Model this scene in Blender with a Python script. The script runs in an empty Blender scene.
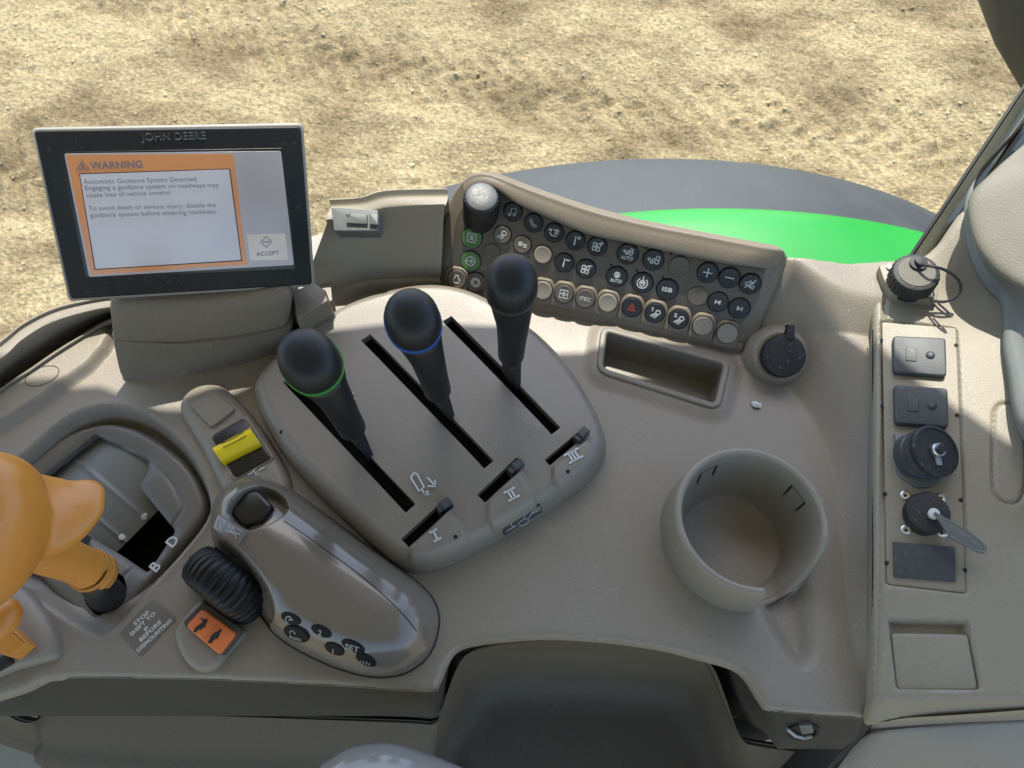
import bpy, math, random
import numpy as np
from mathutils import Vector, Matrix
random.seed(7); rng = np.random.default_rng(7)
sc = bpy.context.scene; COL = sc.collection
# ---------------------------------------------------------------- camera, sky, sun, exposure
PITCH = math.radians(61); CAM = Vector((0, 0, .52)); F = 740.0
cam = bpy.data.cameras.new('camera'); camo = bpy.data.objects.new('camera', cam); COL.objects.link(camo)
camo.location = CAM; camo.rotation_euler = (math.radians(90) - PITCH, 0, 0)
cam.sensor_width = 36; cam.lens = F / 1024 * 36; cam.clip_start = .01; cam.clip_end = 2000
cam.dof.use_dof = True; cam.dof.focus_distance = .55; cam.dof.aperture_fstop = 26
sc.camera = camo
SUN_EL, SUN_AZ = math.radians(62), math.radians(-3)      # azimuth measured from +Y towards +X
world = bpy.data.worlds.new('World'); sc.world = world; world.use_nodes = True
wn = world.node_tree; sky = wn.nodes.new('ShaderNodeTexSky'); sky.sky_type = 'NISHITA'; sky.sun_disc = False
sky.sun_elevation = SUN_EL; sky.sun_rotation = SUN_AZ; sky.dust_density = 1.5
wn.links.new(sky.outputs[0], wn.nodes['Background'].inputs[0]); wn.nodes['Background'].inputs[1].default_value = .15
sl = bpy.data.lights.new('sun', 'SUN'); sl.energy = 2.4; sl.angle = math.radians(.5); sl.color = (1, .95, .86)
so = bpy.data.objects.new('sun', sl); COL.objects.link(so)
sdir = Vector((math.sin(SUN_AZ) * math.cos(SUN_EL), math.cos(SUN_AZ) * math.cos(SUN_EL), math.sin(SUN_EL)))
so.rotation_euler = sdir.to_track_quat('Z', 'Y').to_euler(); so.location = sdir * 20
sc.view_settings.view_transform = 'Standard'; sc.view_settings.look = 'None'
sc.view_settings.exposure = 1.6; sc.view_settings.gamma = 1
sc.cycles.max_bounces = 8; sc.cycles.diffuse_bounces = 5

# ---------------------------------------------------------------- geometry helpers
FW = Vector((0, math.cos(PITCH), -math.sin(PITCH))); UPV = Vector((0, math.sin(PITCH), math.cos(PITCH)))
def ray(px, py): return FW * F + Vector((1, 0, 0)) * (px - 512) + UPV * (384 - py)
class Plane:
    def __init__(s, o, n, ex=None):
        s.o = Vector(o); s.n = Vector(n).normalized()
        ex = Vector(ex if ex is not None else (1, 0, 0)); ex = ex - s.n * ex.dot(s.n); s.ex = ex.normalized(); s.ey = s.n.cross(s.ex)
    def hit(s, px, py, h=0):
        r = ray(px, py); t = ((s.o + s.n * h) - CAM).dot(s.n) / r.dot(s.n); return CAM + r * t
    def uv(s, px, py, h=0): return s.loc(s.hit(px, py, h))
    def loc(s, p): d = Vector(p) - s.o; return (d.dot(s.ex), d.dot(s.ey))
    def w(s, u, v, h=0): return s.o + s.ex * u + s.ey * v + s.n * h
    def px(s, px, py, h=0): return (s.hit(px, py, h) - CAM).length / F     # metres per pixel there
DECK = Plane((0, 0, 0), (0, 0, 1))
def P(px, py, z=0): return DECK.hit(px, py, z)
def PY(px, py, y): r = ray(px, py); return CAM + r * ((y - CAM.y) / r.y)

def thing(name, label, cat, loc=(0, 0, 0), group=None):
    o = bpy.data.objects.new(name, None); COL.objects.link(o); o.location = loc; o.empty_display_size = .02
    o['label'] = label; o['category'] = cat
    if group: o['group'] = group
    return o
def tag(o, label=None, cat=None, group=None, kind=None):
    for k, v in (('label', label), ('category', cat), ('group', group), ('kind', kind)):
        if v: o[k] = v
    return o
def wloc(o):
    v = Vector((0, 0, 0))
    while o is not None: v = v + Vector(o.location); o = o.parent
    return v
def mk(name, verts, faces, mat, parent=None, smooth=True, sharp=40):
    me = bpy.data.meshes.new(name)
    vv = np.array([tuple(v) for v in verts], float) if not isinstance(verts, np.ndarray) else verts
    o = bpy.data.objects.new(name, me)
    if parent is not None: off = wloc(parent); o.parent = parent; vv = vv - np.array(off)[None, :]
    else:
        c = vv.mean(0); c[2] = vv[:, 2].min(); vv = vv - c; o.location = c
    me.from_pydata(vv.tolist(), [], [list(map(int, f)) for f in faces]); me.validate()
    if mat: me.materials.append(mat)
    if smooth:
        me.polygons.foreach_set('use_smooth', [True] * len(me.polygons))
        if sharp: me.set_sharp_from_angle(angle=math.radians(sharp))
    me.update(); COL.objects.link(o); return o
def merge(parts):
    V, Fc = [], []
    for v, f in parts: n = len(V); V += list(v); Fc += [[i + n for i in q] for q in f]
    return V, Fc
def catmull(pts, sub=6, closed=True):
    pts = [Vector(p) for p in pts]; n = len(pts); out = []
    for i in range(n if closed else n - 1):
        g = (lambda k: pts[k % n]) if closed else (lambda k: pts[max(0, min(n - 1, k))])
        p0, p1, p2, p3 = g(i - 1), g(i), g(i + 1), g(i + 2)
        for s in range(sub):
            t = s / sub
            out.append(.5 * ((2 * p1) + (p2 - p0) * t + (2 * p0 - 5 * p1 + 4 * p2 - p3) * t * t + (3 * p1 - p0 - 3 * p2 + p3) * t ** 3))
    if not closed: out.append(pts[-1].copy())
    return out
def rounded(pts, r, k=5):
    """polygon with rounded corners (r in the units of pts)"""
    pts = [Vector(p) for p in pts]; n = len(pts); out = []
    for i in range(n):
        a, b, c = pts[i - 1], pts[i], pts[(i + 1) % n]
        ri = min(r, (a - b).length * .48, (c - b).length * .48)
        p, q = b + (a - b).normalized() * ri, b + (c - b).normalized() * ri
        for s in range(k + 1):
            t = s / k; out.append(p * (1 - t) ** 2 + b * 2 * t * (1 - t) + q * t * t)
    return out
def resample(pts, n):
    pts = [Vector(p) for p in pts]; L = [0]
    for i in range(len(pts)): L.append(L[-1] + (pts[(i + 1) % len(pts)] - pts[i]).length)
    out, j = [], 0
    for k in range(n):
        t = L[-1] * k / n
        while L[j + 1] < t: j += 1
        s = (t - L[j]) / max(1e-9, L[j + 1] - L[j]); out.append(pts[j].lerp(pts[(j + 1) % len(pts)], s))
    return out
def ccw(p2):
    a = sum(p2[i - 1][0] * p2[i][1] - p2[i][0] * p2[i - 1][1] for i in range(len(p2)))
    return p2 if a > 0 else p2[::-1]
def inset(p2, d):
    n = len(p2); out = []
    for i in range(n):
        a, b, c = Vector(p2[i - 1]), Vector(p2[i]), Vector(p2[(i + 1) % n])
        t = (c - a); t = t.normalized() if t.length > 1e-9 else Vector((1, 0)); out.append(Vector((b.x - t.y * d, b.y + t.x * d)))
    return out
def loft(rings, cap0=False, cap1=True):
    n = len(rings[0]); V = [v for r in rings for v in r]; Fc = []
    for i in range(len(rings) - 1):
        for j in range(n):
            k = (j + 1) % n; Fc.append((i * n + j, i * n + k, (i + 1) * n + k, (i + 1) * n + j))
    if cap1: Fc.append(tuple(range((len(rings) - 1) * n, len(rings) * n)))
    if cap0: Fc.append(tuple(range(n - 1, -1, -1)))
    return V, Fc
def poly2(pl, pts, h=0, r=0, k=5, smooth=0):
    q = [Vector(pl.uv(x, y, h)) for x, y in pts]; q = ccw(q)
    if smooth: q = catmull(q, smooth)
    elif r: q = rounded(q, r, k)
    return q
def slab_g(pl, p2, h0, h1, bev=.001, draft=0, seg=3, dish=0):
    rings = [(inset(p2, -draft), h0), (p2, h1 - bev)]
    for i in range(1, seg + 1):
        a = math.pi / 2 * i / seg; rings.append((inset(p2, bev * (1 - math.cos(a))), h1 - bev + bev * math.sin(a)))
    if dish: rings += [(inset(p2, bev * 2.2), h1), (inset(p2, bev * 3.5), h1 - dish)]
    return loft([[pl.w(q[0], q[1], h) for q in r] for r, h in rings])
def slab(name, pl, pts, h0, h1, mat, parent=None, bev=.001, r=.003, smooth=0, draft=0, dish=0):
    p2 = poly2(pl, pts, h1, r, 5, smooth); return mk(name, *slab_g(pl, p2, h0, h1, bev, draft, 3, dish), mat, parent)
def frame_g(pl, outer, inner_in, h0, h1, bev, depth):
    """ring shaped frame following a closed 2D outline"""
    rings = [(outer, h0), (outer, h1 - bev)]
    for a in (30, 60, 90): a = math.radians(a); rings.append((inset(outer, bev * (1 - math.cos(a))), h1 - bev + bev * math.sin(a)))
    for a in (90, 60, 30, 0): a = math.radians(a); rings.append((inset(outer, inner_in - bev * (1 - math.cos(a))), h1 - bev + bev * math.sin(a)))
    rings.append((inset(outer, inner_in), h1 - depth))
    return loft([[pl.w(q[0], q[1], h) for q in r] for r, h in rings], False, False)
def lathe_g(c, axis, prof, n=32, ref=None, mod=None):
    a = Vector(axis).normalized(); ref = Vector(ref or (1, 0, 0)); x = (ref - a * ref.dot(a)).normalized(); y = a.cross(x); c = Vector(c)
    rings = []
    for i, (r, h) in enumerate(prof):
        rings.append([c + a * h + (x * math.cos(t) + y * math.sin(t)) * (r * (mod(i, j) if mod else 1)) for j, t in ((j, 2 * math.pi * j / n) for j in range(n))])
    return loft(rings, False, True)
def lathe(name, c, axis, prof, mat, parent=None, n=32, mod=None, sharp=40): return mk(name, *lathe_g(c, axis, prof, n, None, mod), mat, parent, True, sharp)
def button_prof(r, h, b=.0008): return [(r, -.002), (r, h - b), (r - b * .3, h - b * .3), (r - b, h)]
def tube_g(pts, r, n=8, closed=False):
    pts = [Vector(p) for p in pts]; rings = []; up = Vector((0, 0, 1)); m = len(pts)
    for i in range(m):
        t = (pts[(i + 1) % m if closed else min(m - 1, i + 1)] - pts[(i - 1) if (closed or i) else 0]).normalized()
        x = t.cross(up); x = x.normalized() if x.length > .05 else Vector((1, 0, 0)); y = t.cross(x)
        rr = r[i] if isinstance(r, (list, tuple)) else r
        rings.append([pts[i] + (x * math.cos(2 * math.pi * k / n) + y * math.sin(2 * math.pi * k / n)) * rr for k in range(n)])
    if closed: rings.append(rings[0])
    return loft(rings, not closed, not closed)
def stroke_g(pl, lines, w, h=.0002, th=.00025):
    """thin raised ribbons along local (u,v) polylines"""
    parts = []
    for ln in lines:
        closed = len(ln) > 2 and (Vector(ln[0]) - Vector(ln[-1])).length < 1e-9
        p = [Vector(q) for q in (ln[:-1] if closed else ln)]; n = len(p); L, R = [], []
        for i in range(n):
            a = p[i - 1] if (i or closed) else p[i]; b = p[(i + 1) % n] if (i < n - 1 or closed) else p[i]
            t = (b - a); t = t.normalized() if t.length > 1e-9 else Vector((1, 0)); nn = Vector((-t.y, t.x)) * w / 2
            e = Vector((0, 0)) if closed else (t * (-w / 2 if i == 0 else (w / 2 if i == n - 1 else 0)))
            L.append(p[i] + nn + e); R.append(p[i] - nn + e)
        V = [pl.w(q.x, q.y, h + th) for q in L] + [pl.w(q.x, q.y, h + th) for q in R] + [pl.w(q.x, q.y, h - .0004) for q in L] + [pl.w(q.x, q.y, h - .0004) for q in R]
        Fc = []
        for i in range(n if closed else n - 1):
            j = (i + 1) % n
            Fc += [(n + i, n + j, j, i), (i, j, 2 * n + j, 2 * n + i), (3 * n + i, 3 * n + j, n + j, n + i)]
        parts.append((V, Fc))
    return merge(parts)
def arc(cx, cy, r, a0=0, a1=360, n=16):
    pts = [(cx + r * math.cos(math.radians(a0 + (a1 - a0) * i / n)), cy + r * math.sin(math.radians(a0 + (a1 - a0) * i / n))) for i in range(n + 1)]
    if abs(a1 - a0) >= 360: pts[-1] = pts[0]
    return pts
def text_obj(name, s, o, ex, ey, mat, parent, width=None, size=None, ext=.00015, bold=0, align='LEFT'):
    """lettering at world point o, running along ex"""
    cu = bpy.data.curves.new(name, 'FONT'); cu.body = s; cu.size = 1; cu.extrude = 0; cu.offset = bold; cu.resolution_u = 4; cu.space_character = 1.05
    t = bpy.data.objects.new(name, cu); COL.objects.link(t); bpy.context.view_layer.update()
    me = bpy.data.meshes.new_from_object(t.evaluated_get(bpy.context.evaluated_depsgraph_get())); bpy.data.objects.remove(t)
    vs = [v.co.copy() for v in me.vertices]; x0 = min(v.x for v in vs); x1 = max(v.x for v in vs)
    k = (width / (x1 - x0)) if width else size
    sy = size if size else k
    ex, ey = Vector(ex).normalized(), Vector(ey).normalized(); n = ex.cross(ey)
    ox = {'LEFT': x0, 'CENTER': (x0 + x1) / 2}[align]
    base = [Vector(o) + ex * ((v.x - ox) * k) + ey * (v.y * sy) + n * ext for v in vs]
    fc = [tuple(p.vertices) for p in me.polygons]; bpy.data.meshes.remove(me)
    return mk(name, base, fc, mat, parent, False)
def grid_patch(name, rows, mat, parent=None, su=4, sv=4, smooth=True, sharp=60):
    rows = [catmull(r, su, False) for r in rows]; cols = [catmull([r[j] for r in rows], sv, False) for j in range(len(rows[0]))]
    n, m = len(cols), len(cols[0]); V = [cols[j][i] for j in range(n) for i in range(m)]
    Fc = [(j * m + i, j * m + i + 1, (j + 1) * m + i + 1, (j + 1) * m + i) for j in range(n - 1) for i in range(m - 1)]
    return mk(name, V, Fc, mat, parent, smooth, sharp)

def sdf(poly, X, Y, near=False):
    """signed distance, positive inside"""
    p = np.array([(q[0], q[1]) for q in poly]); n = len(p); best = np.full(X.shape, 1e9); ins = np.zeros(X.shape, bool)
    NX, NY = np.zeros_like(X), np.zeros_like(X)
    for i in range(n):
        (ax, ay), (bx, by) = p[i - 1], p[i]; dx, dy = bx - ax, by - ay; l2 = dx * dx + dy * dy + 1e-18
        t = np.clip(((X - ax) * dx + (Y - ay) * dy) / l2, 0, 1); qx, qy = ax + t * dx, ay + t * dy
        d = (X - qx) ** 2 + (Y - qy) ** 2; m = d < best; best = np.where(m, d, best)
        if near: NX = np.where(m, qx, NX); NY = np.where(m, qy, NY)
        if ay != by: ins ^= ((ay > Y) != (by > Y)) & (X < (bx - ax) * (Y - ay) / (by - ay) + ax)
    s = np.sqrt(best) * np.where(ins, 1, -1); return (s, NX, NY) if near else s
def dseg(pts, X, Y):
    """distance to an open polyline"""
    best = np.full(X.shape, 1e9)
    for (ax, ay), (bx, by) in zip(pts[:-1], pts[1:]):
        dx, dy = bx - ax, by - ay; t = np.clip(((X - ax) * dx + (Y - ay) * dy) / (dx * dx + dy * dy + 1e-18), 0, 1)
        best = np.minimum(best, (X - ax - t * dx) ** 2 + (Y - ay - t * dy) ** 2)
    return np.sqrt(best)
sst = lambda x: (lambda t: t * t * (3 - 2 * t))(np.clip(x, 0, 1))
qedge = lambda s, w: np.sqrt(1 - (1 - np.clip(s / w, 0, 1)) ** 2)
def HF(name, pl, outline, hfun, res, mat, parent=None, holes=(), skirt=.01, hole_skirt=.006, ang=0):
    """height field over a plane, cut cleanly to an outline and to holes (lists of local u,v)"""
    ca, sa = math.cos(ang), math.sin(ang)
    o = np.array([(q[0], q[1]) for q in outline]); ro = np.stack([o[:, 0] * ca + o[:, 1] * sa, -o[:, 0] * sa + o[:, 1] * ca], 1)
    x0, y0 = ro.min(0) - res; x1, y1 = ro.max(0) + res
    gx, gy = np.arange(x0, x1 + res, res), np.arange(y0, y1 + res, res); GX, GY = np.meshgrid(gx, gy, indexing='ij'); n, m = GX.shape
    X = (GX * ca - GY * sa).ravel(); Y = (GX * sa + GY * ca).ravel()
    keep = np.ones((n - 1) * (m - 1), bool)
    I = np.arange(n * m).reshape(n, m); Q = np.stack([I[:-1, :-1], I[1:, :-1], I[1:, 1:], I[:-1, 1:]], -1).reshape(-1, 4)
    ds = []
    for k, pg in enumerate([outline] + list(holes)):
        s, nx, ny = sdf(pg, X, Y, True); mm = np.abs(s) < .72 * res; X = np.where(mm, nx, X); Y = np.where(mm, ny, Y); s = np.where(mm, 0, s)
        ms = s[Q].mean(1); keep &= (ms > 1e-7) if k == 0 else (ms < -1e-7); ds.append(s)
    H = hfun(X, Y, ds[0]); Q = Q[keep]
    E = np.concatenate([Q[:, [0, 1]], Q[:, [1, 2]], Q[:, [2, 3]], Q[:, [3, 0]]]); key = np.sort(E, 1); kk = key[:, 0] * (n * m) + key[:, 1]
    u, idx, cnt = np.unique(kk, return_index=True, return_counts=True); B = E[idx[cnt == 1]]
    base = np.array(pl.o)[None] + X[:, None] * np.array(pl.ex) + Y[:, None] * np.array(pl.ey)
    V = base + H[:, None] * np.array(pl.n)
    bu = np.unique(B); bi = {int(b): n * m + i for i, b in enumerate(bu)}
    so_ = ds[0][bu]; dep = np.where(so_ < res * 1.5, skirt, hole_skirt)
    V = np.concatenate([V, V[bu] - dep[:, None] * np.array(pl.n)])
    Fc = Q.tolist() + [[int(b), int(a), bi[int(a)], bi[int(b)]] for a, b in B]
    used = np.unique(np.array([i for f in Fc for i in f])); rem = np.zeros(len(V), int); rem[used] = np.arange(len(used))
    return mk(name, V[used], [[rem[i] for i in f] for f in Fc], mat, parent, True, 50)

from mathutils.bvhtree import BVHTree
def surf(o, px, py):
    w = wloc(o); bv = BVHTree.FromPolygons([v.co + w for v in o.data.vertices], [tuple(p.vertices) for p in o.data.polygons]) if o.name not in SB else SB[o.name]
    SB[o.name] = bv; h = bv.ray_cast(CAM, ray(px, py).normalized()); return (h[0], h[1] if h[1].dot(ray(px, py)) < 0 else -h[1]) if h[0] else (P(px, py), Vector((0, 0, 1)))
SB = {}
# ---------------------------------------------------------------- materials
def nmat(name, col, rough=.5, metal=0, spec=.5, bump=0, bscale=900, var=0, vscale=12, coat=0, dust=0, emit=None, estr=0, dustcol=(.55, .5, .42)):
    m = bpy.data.materials.new(name); m.use_nodes = True; nt = m.node_tree; b = nt.nodes['Principled BSDF']; N = nt.nodes.new; Lk = nt.links.new
    b.inputs['Roughness'].default_value = rough; b.inputs['Metallic'].default_value = metal; b.inputs['Specular IOR Level'].default_value = spec
    b.inputs['Coat Weight'].default_value = coat; b.inputs['Base Color'].default_value = (*col, 1)
    if emit: b.inputs['Emission Color'].default_value = (*emit, 1); b.inputs['Emission Strength'].default_value = estr
    tc = N('ShaderNodeTexCoord')
    geo = N('ShaderNodeNewGeometry')
    last = None
    if var:
        nz = N('ShaderNodeTexNoise'); nz.inputs['Scale'].default_value = vscale; nz.inputs['Detail'].default_value = 6; Lk(geo.outputs['Position'], nz.inputs['Vector'])
        mx = N('ShaderNodeMix'); mx.data_type = 'RGBA'; mx.inputs[6].default_value = (*[c * (1 - var) for c in col], 1); mx.inputs[7].default_value = (*[min(1, c * (1 + var)) for c in col], 1)
        Lk(nz.outputs[0], mx.inputs[0]); last = mx.outputs[2]
        mr = N('ShaderNodeMapRange'); mr.inputs[1].default_value = .3; mr.inputs[2].default_value = .7; mr.inputs[3].default_value = rough - .08; mr.inputs[4].default_value = rough + .1
        Lk(nz.outputs[0], mr.inputs[0]); Lk(mr.outputs[0], b.inputs['Roughness'])
    if dust:
        n2 = N('ShaderNodeTexNoise'); n2.inputs['Scale'].default_value = 420; n2.inputs['Detail'].default_value = 3; Lk(geo.outputs['Position'], n2.inputs['Vector'])
        n3 = N('ShaderNodeTexNoise'); n3.inputs['Scale'].default_value = 25; Lk(geo.outputs['Position'], n3.inputs['Vector'])
        r2 = N('ShaderNodeMapRange'); r2.inputs[1].default_value = .62; r2.inputs[2].default_value = .72; r2.inputs[3].default_value = 0; r2.inputs[4].default_value = dust; Lk(n2.outputs[0], r2.inputs[0])
        r3 = N('ShaderNodeMapRange'); r3.inputs[1].default_value = .42; r3.inputs[2].default_value = .62; Lk(n3.outputs[0], r3.inputs[0])
        mu = N('ShaderNodeMath'); mu.operation = 'MULTIPLY'; Lk(r2.outputs[0], mu.inputs[0]); Lk(r3.outputs[0], mu.inputs[1])
        m2 = N('ShaderNodeMix'); m2.data_type = 'RGBA'; m2.inputs[7].default_value = (*dustcol, 1)
        if last: Lk(last, m2.inputs[6])
        else: m2.inputs[6].default_value = (*col, 1)
        Lk(mu.outputs[0], m2.inputs[0]); last = m2.outputs[2]
    if last: Lk(last, b.inputs['Base Color'])
    if bump:
        nb = N('ShaderNodeTexNoise'); nb.inputs['Scale'].default_value = bscale; nb.inputs['Detail'].default_value = 2; Lk(geo.outputs['Position'], nb.inputs['Vector'])
        bp = N('ShaderNodeBump'); bp.inputs['Strength'].default_value = bump; bp.inputs['Distance'].default_value = .0004; Lk(nb.outputs[0], bp.inputs['Height']); Lk(bp.outputs[0], b.inputs['Normal'])
    return m
TAUPE = (.212, .189, .148)
M = dict(
    deck=nmat('taupe_plastic', TAUPE, .46, bump=.7, bscale=800, var=.11, dust=.3),
    trim=nmat('taupe_trim', (.148, .124, .09), .5, bump=.6, var=.08, dust=.2), side=nmat('side_trim', (.225, .202, .15), .5, bump=.6, var=.10, dust=.15),
    cover=nmat('lever_cover_plastic', (.182, .162, .130), .42, bump=.6, var=.10, dust=.12),
    gate=nmat('gate_plastic', (.115, .108, .092), .42, bump=.3, var=.06, dust=.25),
    low=nmat('lower_plastic_shaded', (.092, .081, .062), .65, spec=.12, bump=.4, var=.08, dust=.12),  # darkened to stand for the blocked light below the console
    pod=nmat('pod_gloss_plastic', (.135, .116, .092), .18, var=.06, dust=.05, coat=.25),
    brown=nmat('brown_face_plastic', (.082, .066, .047), .5, bump=.25, var=.06, dust=.15),
    tan=nmat('tan_button', (.24, .205, .155), .45, bump=.2, var=.05),
    tan2=nmat('brown_tan_button', (.10, .08, .06), .45, bump=.2, var=.05),
    black=nmat('black_plastic', (.006, .007, .008), .5, bump=.25, dust=.12),
    blackg=nmat('black_gloss', (.004, .005, .006), .3),
    knob=nmat('lever_knob', (.005, .007, .009), .48, spec=.4, bump=.15, bscale=1500, dust=.04),
    rubber=nmat('rubber', (.010, .011, .011), .6, bump=.4, dust=.2),
    flap=nmat('grey_rubber_flap', (.040, .047, .05), .5, bump=.3, dust=.12, var=.08),
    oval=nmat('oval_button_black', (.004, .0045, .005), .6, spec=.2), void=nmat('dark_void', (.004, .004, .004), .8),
    green=nmat('green_button', (.055, .13, .025), .4, bump=.15),
    ringg=nmat('green_ring', (.03, .22, .035), .35), ringb=nmat('blue_ring', (.005, .07, .30), .35), ringk=nmat('brown_ring', (.03, .025, .02), .35),
    white=nmat('white_ink', (.5, .52, .5), .6), ink=nmat('black_ink', (.012, .012, .012), .6), red=nmat('red_ink', (.38, .05, .03), .6),
    inkg=nmat('grey_ink', (.30, .30, .28), .6), inkd=nmat('dim_ink', (.25, .25, .25), .6),
    orange=nmat('orange_plastic', (.66, .17, .045), .4, bump=.15, dust=.1),
    yellow=nmat('yellow_plastic', (.80, .60, .01), .38, bump=.1, dust=.04),
    amber=nmat('amber_lever', (.50, .205, .032), .36, bump=.25, var=.06, dust=.06),
    metal=nmat('zinc', (.55, .56, .55), .3, 1), dull=nmat('dull_metal', (.30, .32, .31), .45, .6, var=.15), silver=nmat('dusty_knob_cap', (.095, .10, .098), .5, .2, var=.35, vscale=300, bump=.6, bscale=400),
    bezel=nmat('monitor_bezel', (.005, .007, .008), .5, spec=.3, bump=.15, dust=.10), shell=nmat('monitor_shell', (.24, .235, .20), .45, bump=.2),
    lcd=nmat('screen_pale', (.12, .12, .13), .22, emit=(.56, .60, .70), estr=.135), lcdg=nmat('screen_grey', (.10, .10, .11), .22, emit=(.40, .40, .44), estr=.135),
    lcdo=nmat('screen_orange', (.12, .06, .03), .22, emit=(.62, .27, .11), estr=.15), lcdt=nmat('screen_text', (.05, .05, .055), .3, emit=(.10, .10, .13), estr=.19), lcdb=nmat('screen_button', (.1, .1, .1), .25, emit=(.50, .50, .51), estr=.19),
    paint=nmat('green_paint', (.012, .235, .03), .42, var=.10, vscale=5, dust=.08, bump=.2, bscale=60),
    fender=nmat('black_fender', (.038, .046, .047), .6, var=.35, vscale=9, dust=.12, bump=.5, bscale=90),
    tyre=nmat('tyre_rubber', (.045, .05, .048), .7, var=.3, vscale=8, dust=.4, bump=.8, bscale=50, dustcol=(.35, .3, .22)),
    frame=nmat('window_frame', (.085, .09, .068), .35, var=.2, vscale=60, dust=.25, coat=.3), seal=nmat('rubber_seal', (.01, .011, .012), .5),
    trimg=nmat('grey_trim', (.13, .14, .13), .55, bump=.3, var=.06), roof=nmat('headliner', (.55, .56, .52), .8),  # roof lining made bright to bounce light down
    sticker=nmat('label_sheet', (.135, .125, .102), .4, var=.04), paper=nmat('paper', (.6, .62, .6), .7), seat=nmat('armrest_shell', (.20, .20, .19), .22, coat=.3, var=.06),
    mat=nmat('floor_mat', (.40, .37, .27), .8, var=.2, vscale=30, bump=.6, bscale=80), chrome=nmat('socket_metal', (.11, .12, .115), .5, .15, bump=.2, dust=.2, var=.1))
def leather():
    m = nmat('grained_trim', (.15, .142, .108), .6, var=.04); nt = m.node_tree; b = nt.nodes['Principled BSDF']
    g = nt.nodes.new('ShaderNodeNewGeometry'); v = nt.nodes.new('ShaderNodeTexVoronoi'); v.inputs['Scale'].default_value = 850; nt.links.new(g.outputs['Position'], v.inputs['Vector'])
    bp = nt.nodes.new('ShaderNodeBump'); bp.inputs['Strength'].default_value = .35; bp.inputs['Distance'].default_value = .0005; nt.links.new(v.outputs[0], bp.inputs['Height']); nt.links.new(bp.outputs[0], b.inputs['Normal']); return m
M['leather'] = leather()
def soil():
    m = bpy.data.materials.new('dry_soil'); m.use_nodes = True; nt = m.node_tree; b = nt.nodes['Principled BSDF']; N = nt.nodes.new; Lk = nt.links.new
    g = N('ShaderNodeNewGeometry'); b.inputs['Roughness'].default_value = .95; b.inputs['Specular IOR Level'].default_value = .1
    mp = N('ShaderNodeMapping'); mp.inputs['Rotation'].default_value = (0, 0, -.28); mp.inputs['Scale'].default_value = (1, 1.5, 1); Lk(g.outputs['Position'], mp.inputs['Vector'])
    a = N('ShaderNodeTexNoise'); a.inputs['Scale'].default_value = 2.2; a.inputs['Detail'].default_value = 5; Lk(mp.outputs[0], a.inputs['Vector'])
    c = N('ShaderNodeTexNoise'); c.inputs['Scale'].default_value = 48; c.inputs['Detail'].default_value = 8; c.inputs['Roughness'].default_value = .7; Lk(mp.outputs[0], c.inputs['Vector'])
    r1 = N('ShaderNodeValToRGB'); r1.color_ramp.elements[0].position = .36; r1.color_ramp.elements[0].color = (.150, .118, .066, 1); r1.color_ramp.elements[1].position = .60; r1.color_ramp.elements[1].color = (.285, .236, .136, 1); Lk(a.outputs[0], r1.inputs[0])
    r2 = N('ShaderNodeValToRGB'); r2.color_ramp.elements[0].position = .30; r2.color_ramp.elements[0].color = (.66, .61, .50, 1); r2.color_ramp.elements[1].position = .58; r2.color_ramp.elements[1].color = (1.55, 1.53, 1.48, 1); Lk(c.outputs[0], r2.inputs[0])
    mx = N('ShaderNodeMix'); mx.data_type = 'RGBA'; mx.blend_type = 'MULTIPLY'; mx.inputs[0].default_value = 1; Lk(r1.outputs[0], mx.inputs[6]); Lk(r2.outputs[0], mx.inputs[7]); Lk(mx.outputs[2], b.inputs['Base Color'])
    bp = N('ShaderNodeBump'); bp.inputs['Distance'].default_value = .013; bp.inputs['Strength'].default_value = 1; vo = N('ShaderNodeTexVoronoi'); vo.inputs['Scale'].default_value = 42; vo.inputs['Randomness'].default_value = 1
    ad = N('ShaderNodeMix'); ad.data_type = 'VECTOR'; ad.inputs[0].default_value = .06; Lk(mp.outputs[0], ad.inputs[4]); Lk(c.outputs[1], ad.inputs[5]); Lk(ad.outputs[1], vo.inputs['Vector'])
    sb = N('ShaderNodeMath'); sb.operation = 'MULTIPLY_ADD'; sb.inputs[1].default_value = -.55; Lk(vo.outputs[0], sb.inputs[0]); Lk(c.outputs[0], sb.inputs[2])
    Lk(sb.outputs[0], bp.inputs['Height']); Lk(bp.outputs[0], b.inputs['Normal']); return m
M['soil'] = soil()

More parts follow.
